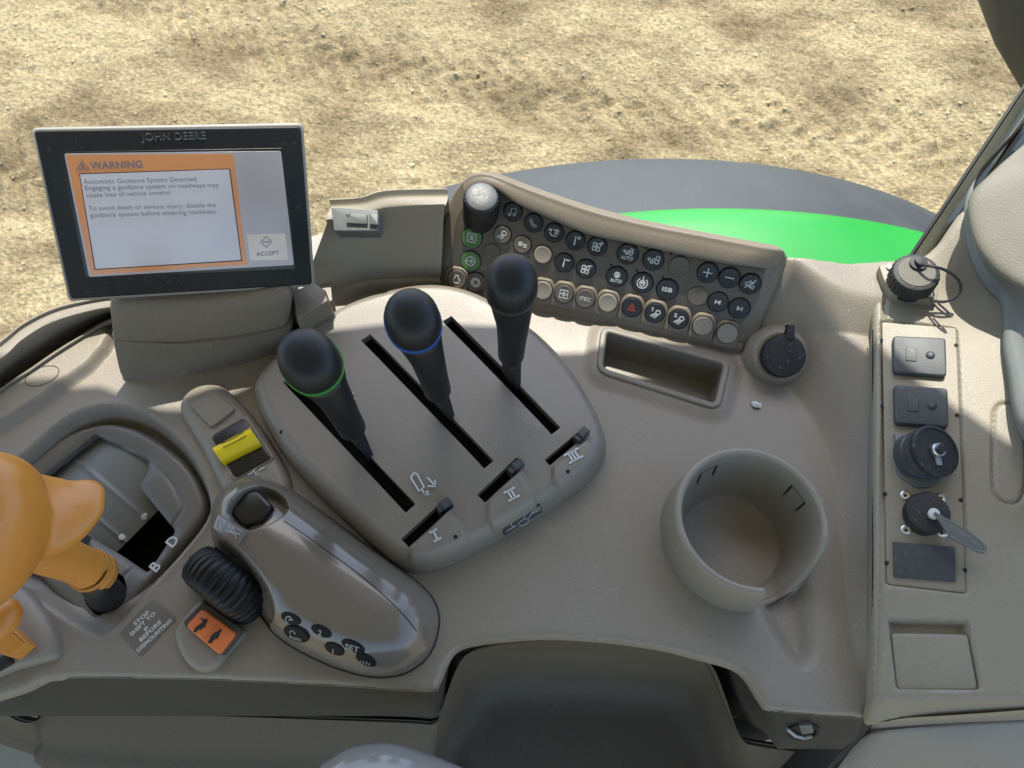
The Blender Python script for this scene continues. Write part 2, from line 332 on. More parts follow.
# ---------------------------------------------------------------- ground, wheel, fender, cab shell
def vnoise(X, Y, s, seed):
    r = np.random.default_rng(seed); T = r.random((257, 257)); T[-1] = T[0]; T[:, -1] = T[:, 0]
    x, y = (X / s) % 256, (Y / s) % 256; i, j = x.astype(int), y.astype(int); u, v = x - i, y - j; u, v = u * u * (3 - 2 * u), v * v * (3 - 2 * v)
    return (T[i, j] * (1 - u) + T[i + 1, j] * u) * (1 - v) + (T[i, j + 1] * (1 - u) + T[i + 1, j + 1] * u) * v
def axis(lo, hi, st, far, k=26):
    core = np.arange(lo, hi, st); g = (np.geomspace(1, far / st / 4, k)) * st * 4; return np.concatenate([lo - g[::-1], core, hi + g])
def soil_h(X, Y):
    a, b = X * .96 - Y * .28, X * .28 + Y * .96
    h = .03 * (vnoise(a, b, .45, 1) - .5) + .014 * (vnoise(a * .6, b, .13, 2) - .5) + .015 * (vnoise(a * .8, b, .055, 3) - .5) + .014 * (vnoise(a, b, .026, 4) - .5)
    c = np.abs(vnoise(a * .7, b * 1.2, .07, 5) - .5) * 2; h += .008 * (1 - c) ** 3
    for off in (1.75, 3.05):                         # wheel marks with lug prints
        d = np.abs(b - off - .12 * np.sin(a * 1.3)); h -= .038 * np.clip(1 - (d / .3) ** 4, 0, 1) * (.6 + .4 * np.sin((a + np.sign(b - off) * d * .9) * 42))
    return h
GZ = -2.0
gx, gy = axis(-3.6, 3.7, .0125, 900), axis(.2, 4.6, .0125, 900)
GX, GY = np.meshgrid(gx, gy, indexing='ij'); fade = np.clip(1 - np.maximum(np.maximum(-3.6 - GX, GX - 3.7), np.maximum(.2 - GY, GY - 4.6)) / 3, 0, 1)
GH = GZ + soil_h(GX, GY) * fade; n_, m_ = GX.shape; I = np.arange(n_ * m_).reshape(n_, m_)
ground = mk('ground', np.stack([GX.ravel(), GY.ravel(), GH.ravel()], 1), np.stack([I[:-1, :-1], I[1:, :-1], I[1:, 1:], I[:-1, 1:]], -1).reshape(-1, 4).tolist(), M['soil'], None, True, 0)
tag(ground, 'dry tan churned soil beyond the cab window', kind='structure')
CLOD = M['soil'].copy(); CLOD.name = 'soil_clod'
for nd in CLOD.node_tree.nodes:
    if nd.type == 'VALTORGB':
        for el in nd.color_ramp.elements: el.color = [min(1.6, c * 1.18) for c in el.color[:3]] + [1]
    if nd.type == 'BUMP': nd.inputs['Strength'].default_value = 0
def clods():
    t = [(-1, 0, 0), (1, 0, 0), (0, -1, 0), (0, 1, 0), (0, 0, .5), (0, 0, -.5)]; f = [(0, 2, 4), (2, 1, 4), (1, 3, 4), (3, 0, 4), (2, 0, 5), (1, 2, 5), (3, 1, 5), (0, 3, 5)]
    n = 24000; x = rng.uniform(-3.5, 3.6, n); y = rng.uniform(.3, 4.5, n); keep = vnoise(x, y, .35, 9) > rng.uniform(.1, .8, n); x, y = x[keep], y[keep]; n = len(x)
    z = GZ + soil_h(x, y); s = .004 + .009 * rng.random(n) ** 6; V, Fc = [], []
    for i in range(n):
        q = np.array(t) * s[i] * rng.uniform(.6, 1.4, (6, 3)); a = rng.uniform(0, 6.28); c, d = math.cos(a), math.sin(a); b = len(V)
        V += [(x[i] + p[0] * c - p[1] * d, y[i] + p[0] * d + p[1] * c, z[i] + p[2] + s[i] * .2) for p in q]; Fc += [tuple(k + b for k in g) for g in f]
    return tag(mk('soil_clods', V, Fc, CLOD, None, False), 'small loose clods and stones scattered over the dry soil', kind='stuff')
clods()

# rear fender: green arch with wide black edge
fn = thing('rear_fender', 'bright green curved fender with wide dusty black outer edge outside the window', 'fender', (.24, .6, -1.0))
def arch(name, prof, mat, a0=-78, a1=82, n=90, cx=.24, cz=-1.2, dr=0):
    prof = [(y, r + dr) for y, r in prof]
    rings = []
    for i in range(n + 1):
        a = math.radians(a0 + (a1 - a0) * i / n); rings.append([Vector((cx + math.sin(a) * r, y, cz + math.cos(a) * r)) for y, r in prof])
    m = len(prof); V = [v for r in rings for v in r]; Fc = [(i * m + j, i * m + j + 1, (i + 1) * m + j + 1, (i + 1) * m + j) for i in range(n) for j in range(m - 1)]
    return mk(name, V, Fc, mat, fn)
arch('green_panel', [(.49, .60), (.495, .975), (.50, 1.0), (.515, 1.015), (.56, 1.027), (.62, 1.028), (.650, 1.022), (.660, 1.012), (.662, .99)], M['paint'], cx=.2645, cz=-1.084, dr=-.132)
arch('black_extension', [(.655, .955), (.665, .958), (.69, .952), (.75, .938), (.81, .915), (.84, .905), (.85, .893), (.852, .85)], M['fender'], cx=.229, cz=-1.27, dr=.072)
# implement wheel standing on the soil
wh = thing('implement_wheel', 'large dusty black tyre edge showing beyond the window pillar', 'wheel', (1.84, 1.6, -.98))
wc = Vector((1.79, 1.62, -.075))
lathe('tyre', wc, (0, -1, 0), [(.44, -.14), (.80, -.17), (.84, -.10), (.845, 0), (.84, .10), (.80, .16), (.66, .185), (.50, .16), (.44, .13), (.44, 0)], M['tyre'], wh, 72)
lathe('rim', wc, (0, -1, 0), [(.44, -.1), (.44, .12), (.42, .12), (.38, .02), (.16, .03), (.14, .08), (.05, .08)], M['dull'], wh, 48)
# cab shell: unseen roof slab shaped to shade the console, side wall under the window
cab_roof_h = .78; k_ = 1 / math.tan(SUN_EL); sh = Vector((sdir.x, sdir.y)) / sdir.z
def roofpt(px, py, z=0.0): p = P(px, py, z); return Vector((p.x, p.y)) + sh * (cab_roof_h - z)
edge2 = [Vector((-1.5, .70)), roofpt(0, 392), roofpt(100, 386), roofpt(140, 402), roofpt(160, 409), roofpt(185, 410), roofpt(240, 390), roofpt(290, 364), roofpt(380, 322, .028), roofpt(480, 322, .028), roofpt(600, 352), roofpt(760, 330, .01), roofpt(790, 292, .035), roofpt(872, 338, .047), roofpt(905, 378, .046), roofpt(1012, 432, .07), Vector((.62, .40)), Vector((.62, -1.2)), Vector((-1.5, -1.2))]  # roof edge traced back along the sun from the wanted shade line
def roof():
    V = [(p.x, p.y, cab_roof_h) for p in edge2] + [(p.x, p.y, cab_roof_h + .09) for p in edge2]; n = len(edge2)
    Fc = [tuple(range(n))[::-1], tuple(range(n, 2 * n))] + [(i, (i + 1) % n, n + (i + 1) % n, n + i) for i in range(n)]
    o = mk('cab_roof_blocker', V, Fc, M['roof'], None, False); tag(o, 'unseen pale cab roof slab, edge shaped to shade the console', 'roof')
roof()

# ---------------------------------------------------------------- console deck
console = thing('control_console', 'taupe moulded plastic armrest console that carries all the levers and switches', 'console', (0, .25, 0))
D2 = lambda pts, z=0: [Vector((P(x, y, z).x, P(x, y, z).y)) for x, y in pts]
out_px = [(-150, 760), (-60, 716), (0, 697), (22, 690), (38, 682), (56, 679), (80, 677), (200, 679), (330, 685), (425, 691), (438, 684), (447, 664), (457, 650), (480, 643), (540, 637.5), (600, 640), (660, 648), (700, 658), (735, 668), (750, 681), (762, 700), (778, 711), (866, 718), (873, 700), (873, 600), (873, 500), (873, 400), (873, 300), (875, 256)]
out_sm = [(v.x, v.y) for v in catmull([Vector((*q, 0)) for q in out_px[2:23]], 3, False)]
outline = D2(out_px[:2]) + D2(out_sm) + D2(out_px[23:]) + [Vector((P(905, 258, .055).x, P(905, 258, .055).y)), Vector((P(850, 258, .06).x, P(850, 258, .06).y)), Vector((P(780, 249, .065).x, P(780, 249, .065).y))] + [P(600, 285).xy, P(430, 262).xy] + D2([(330, 275), (300, 296)]) + \
    D2([(112, 300), (109, 320), (72, 346), (30, 375), (0, 394), (-60, 440), (-150, 510)])
outline = ccw([Vector((q[0], q[1])) for q in outline])
bl, br = P(430, 290), P(748, 355); bdir = (br - bl).normalized(); bq = Vector((-bdir.y, bdir.x, 0))
gate_poly = catmull(D2([(-70, 560), (-30, 490), (23, 453), (55, 425), (80, 410), (107, 404), (133, 408), (158, 419), (187, 445), (206, 476), (213, 502), (207, 524), (182, 556), (150, 592), (116, 632), (98, 640), (70, 625), (30, 600), (-40, 590)]), 4)
tray_poly = catmull(D2([(-60, 420), (0, 359), (18, 340), (45, 326), (80, 314), (103, 308)], .030) + D2([(109, 317), (70, 344), (30, 373), (0, 390), (-50, 425)]), 4)
plate_poly = D2([(-160, 500), (0, 396), (40, 370), (107, 330), (116, 338), (108, 352), (92, 370), (42, 406), (0, 432), (-150, 560)])
right_poly = catmull(D2([(742, 352), (775, 368), (800, 395), (822, 430), (836, 470), (844, 520), (850, 580), (856, 630), (866, 668), (900, 690), (960, 500), (960, 300), (800, 260)]), 4)
scoop_poly = catmull(D2([(742, 575), (770, 545), (804, 565), (818, 605), (823, 645), (816, 668), (802, 673), (786, 660), (768, 632)]), 4)
lid_poly = D2([(668, 742), (746, 742)])
cup_c = P(744, 545); CUPR = None
def cup_outline(cx, cy, rx, ry, z, n=64):
    return [P(cx + rx * math.cos(2 * math.pi * i / n), cy + ry * math.sin(2 * math.pi * i / n), z) for i in range(n)]
cup_base = cup_outline(744, 537, 80, 80, 0); cup_hole = [v.xy for v in cup_outline(744, 531, 73, 72, 0)]
pocket_out = poly2(DECK, [(602, 330), (728, 365), (717, 412), (597, 374)], 0, .009)
pocket_hole = inset(pocket_out, .0005)
GPZ = -.009
gate_hole = ccw(catmull(D2([(-45, 520), (-20, 494), (24, 476), (62, 448), (98, 436), (128, 438), (155, 452), (180, 473), (193, 494), (194, 506), (186, 522), (152, 560), (116, 600), (101, 617), (90, 614), (64, 590), (24, 558), (-30, 548)], GPZ), 3))
def deck_h(X, Y, so):
    h = -.004 * (1 - qedge(so, .005))
    d = (X - bl.x) * bq.x + (Y - bl.y) * bq.y + .032 * sst((X - .195) / .07); xr = sst((X - P(735, 340).x) / .03)
    ramp = np.where(d > 0, d, 0); ramp = ramp ** 2 / (ramp + .006) * 1.03
    back = .066; ramp = back - np.log(1 + np.exp(np.clip((back - ramp) / .003, -30, 60))) * .003
    ramp = ramp * (1 - .16 * sst((X - .16) / .12)); h = np.where(X > P(420, 300).x, h + np.maximum(ramp, 0), h)
    s = sdf(gate_poly, X, Y); h -= .022 * sst(s / .010) * (.15 + .85 * sst((Y - .085) / .08)); h += .0012 * np.exp(-(s / .0035) ** 2)
    s = sdf(plate_poly, X, Y); h += .009 * sst((s + .004) / .008)
    s = sdf(right_poly, X, Y); hs = .036 * sst((s + .004) / .050) ** .8; k = .004; h = np.where(s > -.01, k * np.log(np.exp(np.maximum(h, -.02) / k) + np.exp(hs / k)) - k * math.log(2) * np.exp(-np.abs(h - hs) / k), h)
    s = sdf(scoop_poly, X, Y); h -= .011 * sst(s / .016)
    s = sdf(pocket_out, X, Y); h += .004 * sst((s + .014) / .014)
    return h
CZR = .037; cup_c = (P(830, 517, CZR) + P(674, 517, CZR)) / 2; CUPR = (P(830, 517, CZR) - P(674, 517, CZR)).length / 4 + (P(752, 444, CZR) - P(752, 589, CZR)).length / 4
cup_hole = [Vector((cup_c.x + (CUPR - .003) * math.cos(2 * math.pi * i / 72), cup_c.y + (CUPR - .003) * math.sin(2 * math.pi * i / 72))) for i in range(72)]
cup_hole = ccw(cup_hole)
deck = HF('deck', DECK, outline, deck_h, .0016, M['deck'], console, [cup_hole, pocket_hole, gate_hole], .006, .004)

cm_ = [surf(deck, 42 + 17 * math.cos(a), 376 - 9 * math.sin(a) + 0 - 5 * math.cos(a))[0] + Vector((0, 0, .0001)) for a in [math.pi * 2 * i / 40 for i in range(40)]]
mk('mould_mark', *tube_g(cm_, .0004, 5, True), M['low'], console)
grid_patch('side_tray', [[P(x, y, z) for (x, y), z in zip(r, zz)] for r, zz in (
    ([(-120, 430), (-60, 385), (0, 341), (25, 322), (60, 306), (107, 297), (135, 296)], [-.08] * 7), ([(-120, 430), (-60, 385), (0, 341), (25, 322), (60, 306), (107, 297), (135, 296)], [.022] * 7),
    ([(-120, 436), (-60, 391), (1, 346), (24, 327), (57, 311), (104, 300), (135, 299)], [.0285] * 7), ([(-120, 448), (-60, 402), (2, 356), (22, 338), (53, 320), (101, 307), (135, 305)], [.029] * 7),
    ([(-120, 455), (-60, 408), (3, 361), (24, 343), (55, 325), (103, 310), (135, 308)], [.024] * 7), ([(-120, 502), (-60, 433), (0, 386), (28, 367), (62, 344), (106, 318), (135, 308)], [-.012] * 7),
    ([(-120, 505), (-60, 436), (0, 388.5), (29, 369), (63, 346), (107, 320), (135, 310)], [.010] * 7), ([(-120, 508), (-60, 438), (0, 391), (30, 371.5), (64, 348.5), (108, 322.5), (135, 312)], [.011] * 7),
    ([(-120, 511), (-60, 441), (0, 394), (31, 374.5), (65, 351.5), (109, 325.5), (135, 315)], [.005] * 7))], M['deck'], console, 6, 3, True, 50)
# cup holder: wall with a mug-handle gap, floor
def cup():
    cc = Vector((cup_c.x, cup_c.y, 0)); R = CUPR; t = .0058; n = 220; cols = []
    for i in range(n):
        g = 360 * i / n; a = math.radians(g); st = lambda u: (lambda v: v * v * (3 - 2 * v))(max(0, min(1, u)))
        f = 1 - st((g - 14) / 52) if g < 70 else st((g - 84) / 5)
        zt = -.0085 + (CZR + .0085) * f; Ri = R - t; low = -.014
        prof = [(R + .0025 * f + .001, low), (R + .0022 * f + .001, min(.0005, zt - .0035)), (R + .0012 * f, .5 * zt - .002), (R, zt - .0028), (R - .0008, zt - .0009), (R - .0024, zt), (R - t + .0020, zt), (R - t + .0006, zt - .0010), (Ri, zt - .0030), (Ri * .965, min(zt - .004, .012)), (Ri * .83, -.014), (Ri * .79, -.0205), (Ri * .755, -.0225)]
        cols.append([cc + Vector((math.cos(a) * r, -math.sin(a) * r, z)) for r, z in prof])
    m = len(cols[0]); V = [v for c in cols for v in c]; Fc = [(i * m + j, ((i + 1) % n) * m + j, ((i + 1) % n) * m + j + 1, i * m + j + 1) for i in range(n) for j in range(m - 1)]
    Fc.append(tuple(i * m + m - 1 for i in range(n))); o = mk('cup_holder', V, Fc, M['deck'], console, True, 60)
    for a0 in (-28, -118):                                                     # clip slots moulded in the wall
        ln = []
        for (da, z) in ((-9, .008), (-9, .024), (9, .024), (9, .008)):
            a = math.radians(a0 + da); r = Ri - (.035 * Ri) * (.034 - z) / .022 - .0002; ln.append(cc + Vector((math.cos(a) * r, -math.sin(a) * r, z)))
        mk('clip_slot', *merge([tube_g(ln[0:2], .0007, 6), tube_g(ln[2:4], .0007, 6), tube_g(ln[1:3], .0002, 4)]), M['void'], o)
cup()
# small oblong pocket
V_, F_ = frame_g(DECK, inset(pocket_out, -.0015), .0056, -.003, .006, .0018, .012); nr = len(pocket_out); inn = inset(pocket_out, .0041)
for k_i, z_i in ((.0006, -.018), (.0016, -.0225), (.0026, -.0240)):
    b0 = len(V_) - nr; V_ += [Vector((q.x, q.y, z_i)) for q in inset(inn, k_i)]; F_ += [(b0 + i, b0 + (i + 1) % nr, b0 + nr + (i + 1) % nr, b0 + nr + i) for i in range(nr)]
F_.append(tuple(range(len(V_) - nr, len(V_)))); mk('storage_pocket', V_, F_, nmat('pocket_plastic', (.16, .145, .112), .5, bump=.3, var=.07, dust=.2), console)
# lower front: step with shade put into its colour, lower moulding, bin
lip_px = [(-60, 690, -.07), (-25, 694, -.08), (0, 706, -.09), (18, 719, -.095), (35, 722, -.098), (44, 713, -.10), (54, 710.5, -.10), (200, 714, -.10), (400, 721, -.10), (434, 722, -.10), (443, 708, -.085), (455, 668, -.05), (466, 655, -.03), (500, 645.5, -.02), (560, 641, -.014), (640, 648, -.022), (690, 657, -.04), (708, 668, -.055), (722, 700, -.085), (738, 735, -.115), (760, 744, -.12), (826, 752, -.12), (850, 756, -.12)]
lip_in = [(-70, 720), (-30, 726), (-2, 736), (20, 747), (34, 756), (46, 764), (60, 775), (200, 790), (380, 790), (425, 790), (440, 765), (470, 705), (485, 690), (512, 684), (565, 682), (636, 686), (672, 692), (688, 700), (700, 728), (712, 764), (745, 790), (800, 800), (840, 800)]
def lower():
    bn = thing('storage_bin', 'open storage bin, colour darkened for shade, moulded under the front edge of the console', 'bin', (.0, .05, -.3)); lip = [P(*q) for q in lip_px]
    isb = [9 < i < 20 for i in range(len(lip))]
    r3 = [P(x, y, -.25 if b else -.19) for (x, y), b in zip(lip_in, isb)]
    dr = [Vector((b.x - a.x, b.y - a.y, 0)).normalized() for a, b in zip(lip, r3)]
    r1 = [a + d * .0022 + Vector((0, 0, -.0001)) for a, d in zip(lip, dr)]; r1b = [a + d * .0034 + Vector((0, 0, -.002)) for a, d in zip(lip, dr)]
    r2 = [a.lerp(b, .5) + Vector((0, .004 if k else .001, 0)) for a, b, k in zip(r1b, r3, isb)]
    r4 = [Vector((.03 + (p.x - .03) * .85, p.y - .05, -.27)) if b else p + Vector((0, -.03, -.25)) for p, b in zip(r3, isb)]
    r5 = [Vector((.03 + (p.x - .03) * .85, p.y - .20, -.275)) if b else p + Vector((0, -.06, -.42)) for p, b in zip(r3, isb)]
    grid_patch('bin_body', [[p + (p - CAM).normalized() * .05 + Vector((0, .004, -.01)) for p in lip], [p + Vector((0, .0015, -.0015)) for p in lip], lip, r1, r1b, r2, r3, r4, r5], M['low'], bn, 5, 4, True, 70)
lower()
# skirt of the deck hanging down behind the bin lip, its colour darkened as shade
def sk_low(x, y):
    st = lambda t: (lambda u: u * u * (3 - 2 * u))(max(0, min(1, t)))
    mid = P(x, y, -.004) + Vector((0, .030, -.075)); lf = P(x, 716, -.075); rt = P(x - (24 * (x - 800) / 66 if x > 800 else 0), 749, -.062)
    return lf.lerp(mid, st((x - 436) / 14)) if x < 600 else mid.lerp(rt, st((x - 754) / 24))
sk = [P(x, y, -.003) for x, y in out_sm]; sk1 = [sk_low(x, y) for x, y in out_sm]
skirt = grid_patch('front_skirt', [sk, [p.lerp(q, .12) for p, q in zip(sk, sk1)], sk1, [p + Vector((0, .030, -.1)) for p in sk1], [p + Vector((0, .05, -.5)) for p in sk1]], nmat('skirt_shade_plastic', (.040, .037, .030), .6, bump=.4, var=.1, spec=.25), console, 1, 2)
# left dash box behind the levers, running to the monitor
def dash():
    face = [[(298, 322, 0), (360, 296, 0), (400, 292, 0), (444, 291, 0)], [(299, 306, .006), (360, 287, .008), (400, 283, .008), (441, 283, .008)],
            [(300, 298, .010), (360, 281.5, .011), (400, 278, .011), (440, 278, .011)], [(303, 288, .018), (360, 276, .015), (400, 273, .015), (441, 275, .014)], [(326, 226, .063), (360, 222, .065), (386, 214, .071), (444, 210, .077)],
            [(326, 220, .067), (360, 217, .069), (386, 208, .075), (445, 206.5, .080)], [(328, 213, .068), (360, 211, .070), (388, 203, .077), (447, 202, .081)], [(331, 207, .067), (362, 205, .069), (388, 198, .077), (448, 196.5, .081)], [(331, 206, .061), (362, 204, .063), (388, 197, .071), (448, 195.5, .075)]]
    rows = [[P(*q) for q in r] for r in face]; rows.append([p + Vector((0, .004, -.12)) for p in rows[-1]])
    grid_patch('dash_box', rows, M['side'], console, 4, 4, True, 70)
    side = [[rows[i][0] for i in range(1, 9)], [Vector((rows[i][0].x - .001, rows[8][0].y + .004, -.03)) for i in range(1, 9)]]
    grid_patch('dash_box_end', side, M['trim'], console, 3, 2)
dash()
lg = [P(x, y, .016) for x, y in ((286, 262), (300, 240), (326, 232), (332, 300), (292, 318))]
mk('rear_ledge', *loft([[p + Vector((0, 0, -.1)) for p in lg], lg]), M['deck'], console, True, 40)
cl = thing('clip_socket', 'small square grey metal socket clipped on top of the dash box beside the monitor', 'socket', P(355, 225, .06))
CP = Plane(P(355, 220, .071), (-.05, -.35, .93)); slab('plate', CP, [(331, 207), (378, 210), (378, 231), (334, 231)], -.012, .003, M['chrome'], cl, .0008, .0015)
slab('slider', CP, [(346, 213), (367, 214), (367, 224), (346, 223)], .002, .0055, M['chrome'], cl, .0005, .0005); slab('button', CP, [(369, 213), (378, 214), (378, 225), (369, 224)], .002, .006, M['chrome'], cl, .0005, .0005)
mk('mark', *stroke_g(CP, [[CP.uv(346, 214, .0056), CP.uv(349, 216.5, .0056), CP.uv(350, 213.5, .0056)]], .0006, .0056), M['ink'], cl)

# ---------------------------------------------------------------- monitor
n_m = Vector((.2155, -.7897, .5744)); MP = Plane(CAM + Vector((-.42820, .51762, -.46472)) * .73, n_m, Vector((.2295, .0405, -.0304)))
mon = thing('monitor', 'flat touch screen monitor with black bezel showing an orange warning page', 'monitor', P(200, 360))
mq = [(30, 128), (303, 123), (315, 287), (68, 302)]
slab('housing', MP, mq, -.016, .0, M['shell'], mon, .002, .004, draft=-.004)
slab('bezel', MP, [(33, 130.5), (300.5, 126.5), (312, 285), (70, 299.5)], -.004, .0022, M['bezel'], mon, .0015, .003)
slab('recess', MP, [(60, 152), (284, 148), (296, 269), (86, 278)], .001, .0027, M['blackg'], mon, .0003, .002)
scr = slab('screen', MP, [(64, 153.5), (281, 151), (294, 265), (89, 277)], .002, .0032, M['lcdg'], mon, .0002, .0015)
def flat(name, pts, h, mat, par): return slab(name, MP, pts, h - .0004, h, mat, par, .0001, 0)
flat('warning_frame', [(66, 155), (233, 154), (247, 264.5), (91, 275)], .0036, M['lcdo'], scr)
flat('message_box', [(79, 173.5), (230, 168.5), (242, 261), (94.5, 270)], .0042, M['ink'], scr)
flat('message_panel', [(80, 174.5), (229, 169.5), (241, 260), (95.5, 269)], .0046, M['lcd'], scr)
ab = flat('accept_button', [(247, 234.5), (285, 233.5), (288, 259.5), (250, 260.5)], .0036, M['lcdb'], scr)
def mtext(s, a, b, par, mat='lcdt', h=.0049, sz=None, bold=.006):
    A, B = MP.hit(*a, h), MP.hit(*b, h); ex = (B - A).normalized(); text_obj('lettering', s, A, ex, MP.n.cross(ex), M[mat], par, width=(B - A).length, size=sz, bold=bold)
mtext('WARNING', (91, 169), (143, 167.5), scr, h=.0039, bold=.03)
mtext('Automatic Guidance System Detected.', (84, 184), (198, 181), scr, bold=.006); mtext('Engaging a guidance system on roadways may', (85.5, 190.5), (219, 187), scr, bold=.006)
mtext('cause loss of vehicle control.', (87, 197.5), (172, 194.5), scr, bold=.006); mtext('To avoid death or serious injury, disable the', (89, 210.5), (216, 207), scr, bold=.006)
mtext('guidance system before entering roadways.', (90.5, 217.5), (217, 213.5), scr, bold=.006); mtext('ACCEPT', (256.5, 256), (279, 254.8), ab, h=.0039, bold=.02)
tri = [MP.uv(*p, .0039) for p in ((76.5, 169.5), (82, 161.5), (89, 169))]; mk('symbol', *stroke_g(MP, [tri + tri[:1], [MP.uv(82.6, 165, .0039), MP.uv(82.8, 167.5, .0039)]], .0011, .0038), M['lcdt'], scr)
dq = [MP.uv(*p, .0039) for p in ((261, 242), (266, 236.5), (271.5, 241.5), (266.5, 247.5))]; mk('symbol', *stroke_g(MP, [dq + dq[:1], [MP.uv(263.5, 242, .0039), MP.uv(269, 241.8, .0039)]], .0007, .0038), M['lcdt'], ab)
A, B = MP.hit(141, 139.5, .0023), MP.hit(206, 138, .0023); text_obj('brand_lettering', 'JOHN DEERE', A, (B - A), MP.n.cross((B - A).normalized()), M['ink'], mon, width=(B - A).length, ext=.0006, bold=.02)
text_obj('brand_lettering', 'JOHN DEERE', A + MP.ey * -.0005, (B - A), MP.n.cross((B - A).normalized()), M['dull'], mon, width=(B - A).length, ext=.0002, bold=.02)
def mount():
    def ring(fr, z, depth): q = [P(x, y, z) for x, y in fr]; q += [p + Vector((.0, depth, 0)) for p in reversed(q)]; return q
    def ups(ps, k=.006): return [Vector((*q, ps[0].z)) for q in resample(rounded([p.xy for p in ps], k, 4), 60)]
    lowr = [ups(ring(f, z, .05)) for f, z in (([(122, 381), (180, 378.5), (240, 366), (292, 350)], -.001), ([(117, 374), (180, 371), (240, 358), (291, 344)], .006), ([(110, 341), (180, 344.5), (240, 338), (291, 327)], .036))]
    mk('mount_base', *loft(lowr), M['trim'], mon, True, 45)
    upr = [ups(ring(f, z, .045)) for f, z in (([(113, 342), (180, 342.5), (240, 336), (288, 326)], .035), ([(111, 338), (180, 340), (240, 333), (289, 324)], .038), ([(108, 313), (180, 313), (240, 308), (290, 303)], .062), ([(109, 304), (180, 303), (240, 299), (288, 295)], .068), ([(113, 299), (180, 298), (240, 295), (284, 291)], .070))]
    mk('mount_head', *loft(upr), M['trim'], mon, True, 45)
    mk('support_arm', *slab_g(MP, poly2(MP, [(150, 230), (230, 226), (236, 292), (156, 298)], -.03, .004), -.045, -.014, .004), M['shell'], mon)
mount()
wg = [P(x, y, .045) for x, y in ((292, 292), (316, 284), (326, 291), (329, 303), (297, 321))]
mk('mount_wing', *loft([[p * 1 + Vector((0, 0, -.08)) + (p - CAM).normalized() * .02 for p in wg], wg, [p.lerp(sum(wg, Vector()) / 5, .08) + Vector((0, 0, .002)) for p in wg]]), M['trim'], mon, True, 50)

# ---------------------------------------------------------------- switch panel
SP = Plane(bl, (bdir.x * 0 - bq.x * math.sin(math.radians(52)), -bq.y * math.sin(math.radians(52)), math.cos(math.radians(52))), bdir)
spn = thing('switch_panel', 'raised taupe panel carrying rows of round black and tan push buttons', 'switch panel', (bl + br) / 2)
def panel():
    o2 = [SP.uv(x, y, 0) for x, y in [(431, 291), (447, 204), (455, 189), (463, 180), (472, 174.5), (484, 173.5), (498, 177), (520, 185.5), (546, 195), (588, 209), (641, 223), (711, 237), (781, 250), (788, 257), (786, 267), (749, 356)]]
    body = mk('panel_body', *slab_g(SP, ccw(rounded([Vector(q) for q in o2], .003, 3)), -.016, 0, .0025), M['trim'], spn)
    dark = [(451, 258), (455, 224), (462, 206), (478, 214), (494, 205), (497, 190), (518, 205), (549, 219), (588, 235), (627, 243.5), (676, 255), (729, 265), (765, 269), (764, 275), (759, 297), (747, 318), (737, 327), (700, 318), (640, 303), (560, 287), (535, 281), (490, 275), (470, 271), (452, 268)]
    mk('dark_face', *slab_g(SP, poly2(SP, dark, .0006, .004), -.002, .0006, .0004), M['brown'], spn)
    # overhanging rim along the top
    outer = [(463, 181), (472, 175), (484, 173.5), (498, 177), (520, 185.5), (546, 195), (588, 209), (641, 223), (711, 236.5), (760, 246), (783, 251)]
    inner = [(466, 197), (473, 190), (484, 186.5), (496, 189), (519, 204.5), (549, 217.5), (588, 234), (627, 242.5), (676, 253), (729, 263.5), (769, 269)]
    O = [SP.hit(x, y, .003) for x, y in outer]; Ii = [SP.hit(x, y, .0065) for x, y in inner]; up = SP.n
    rows = [[p + (p - CAM).normalized() * .03 + Vector((0, -.004, -.006)) for p in O], [p - up * .002 for p in O], [p * .75 + q * .25 + up * .0016 for p, q in zip(O, Ii)], [p * .3 + q * .7 + up * .0022 for p, q in zip(O, Ii)], [q + up * .0005 for q in Ii], [q - up * .003 + SP.ey * .0008 for q in Ii], [q - up * .008 + SP.ey * .003 for q in Ii]]
    e = [r[-1] + SP.ex * .006 - SP.ey * .003 - up * (.004 if i not in (0, 6) else 0) for i, r in enumerate(rows)]
    cpt = sum((r[-1] for r in rows[1:5]), Vector()) / 4
    grid_patch('top_rim', [r + [r[-1].lerp(cpt, .35) + SP.ex * .002 - up * .001, cpt + SP.ex * .003 - up * .006] for r in rows], M['trim'], spn, 5, 4, True, 70)
    # faint embossed borders around button groups
    for g in ([(612, 243), (690, 262), (694, 268), (684, 297), (676, 304), (612, 290), (601, 284), (607, 250)], [(497, 203), (530, 228), (612, 258)], ):
        q = [Vector(SP.uv(x, y, .0007)) for x, y in g]; q = (rounded(q, .004, 4) + []) if len(g) > 4 else q
        q = [tuple(v) for v in q]; q = q + [q[0]] if len(g) > 4 else q
        mk('embossed_line', *stroke_g(SP, [q], .0008, .0007, .0003), M['brown'], spn)
panel()
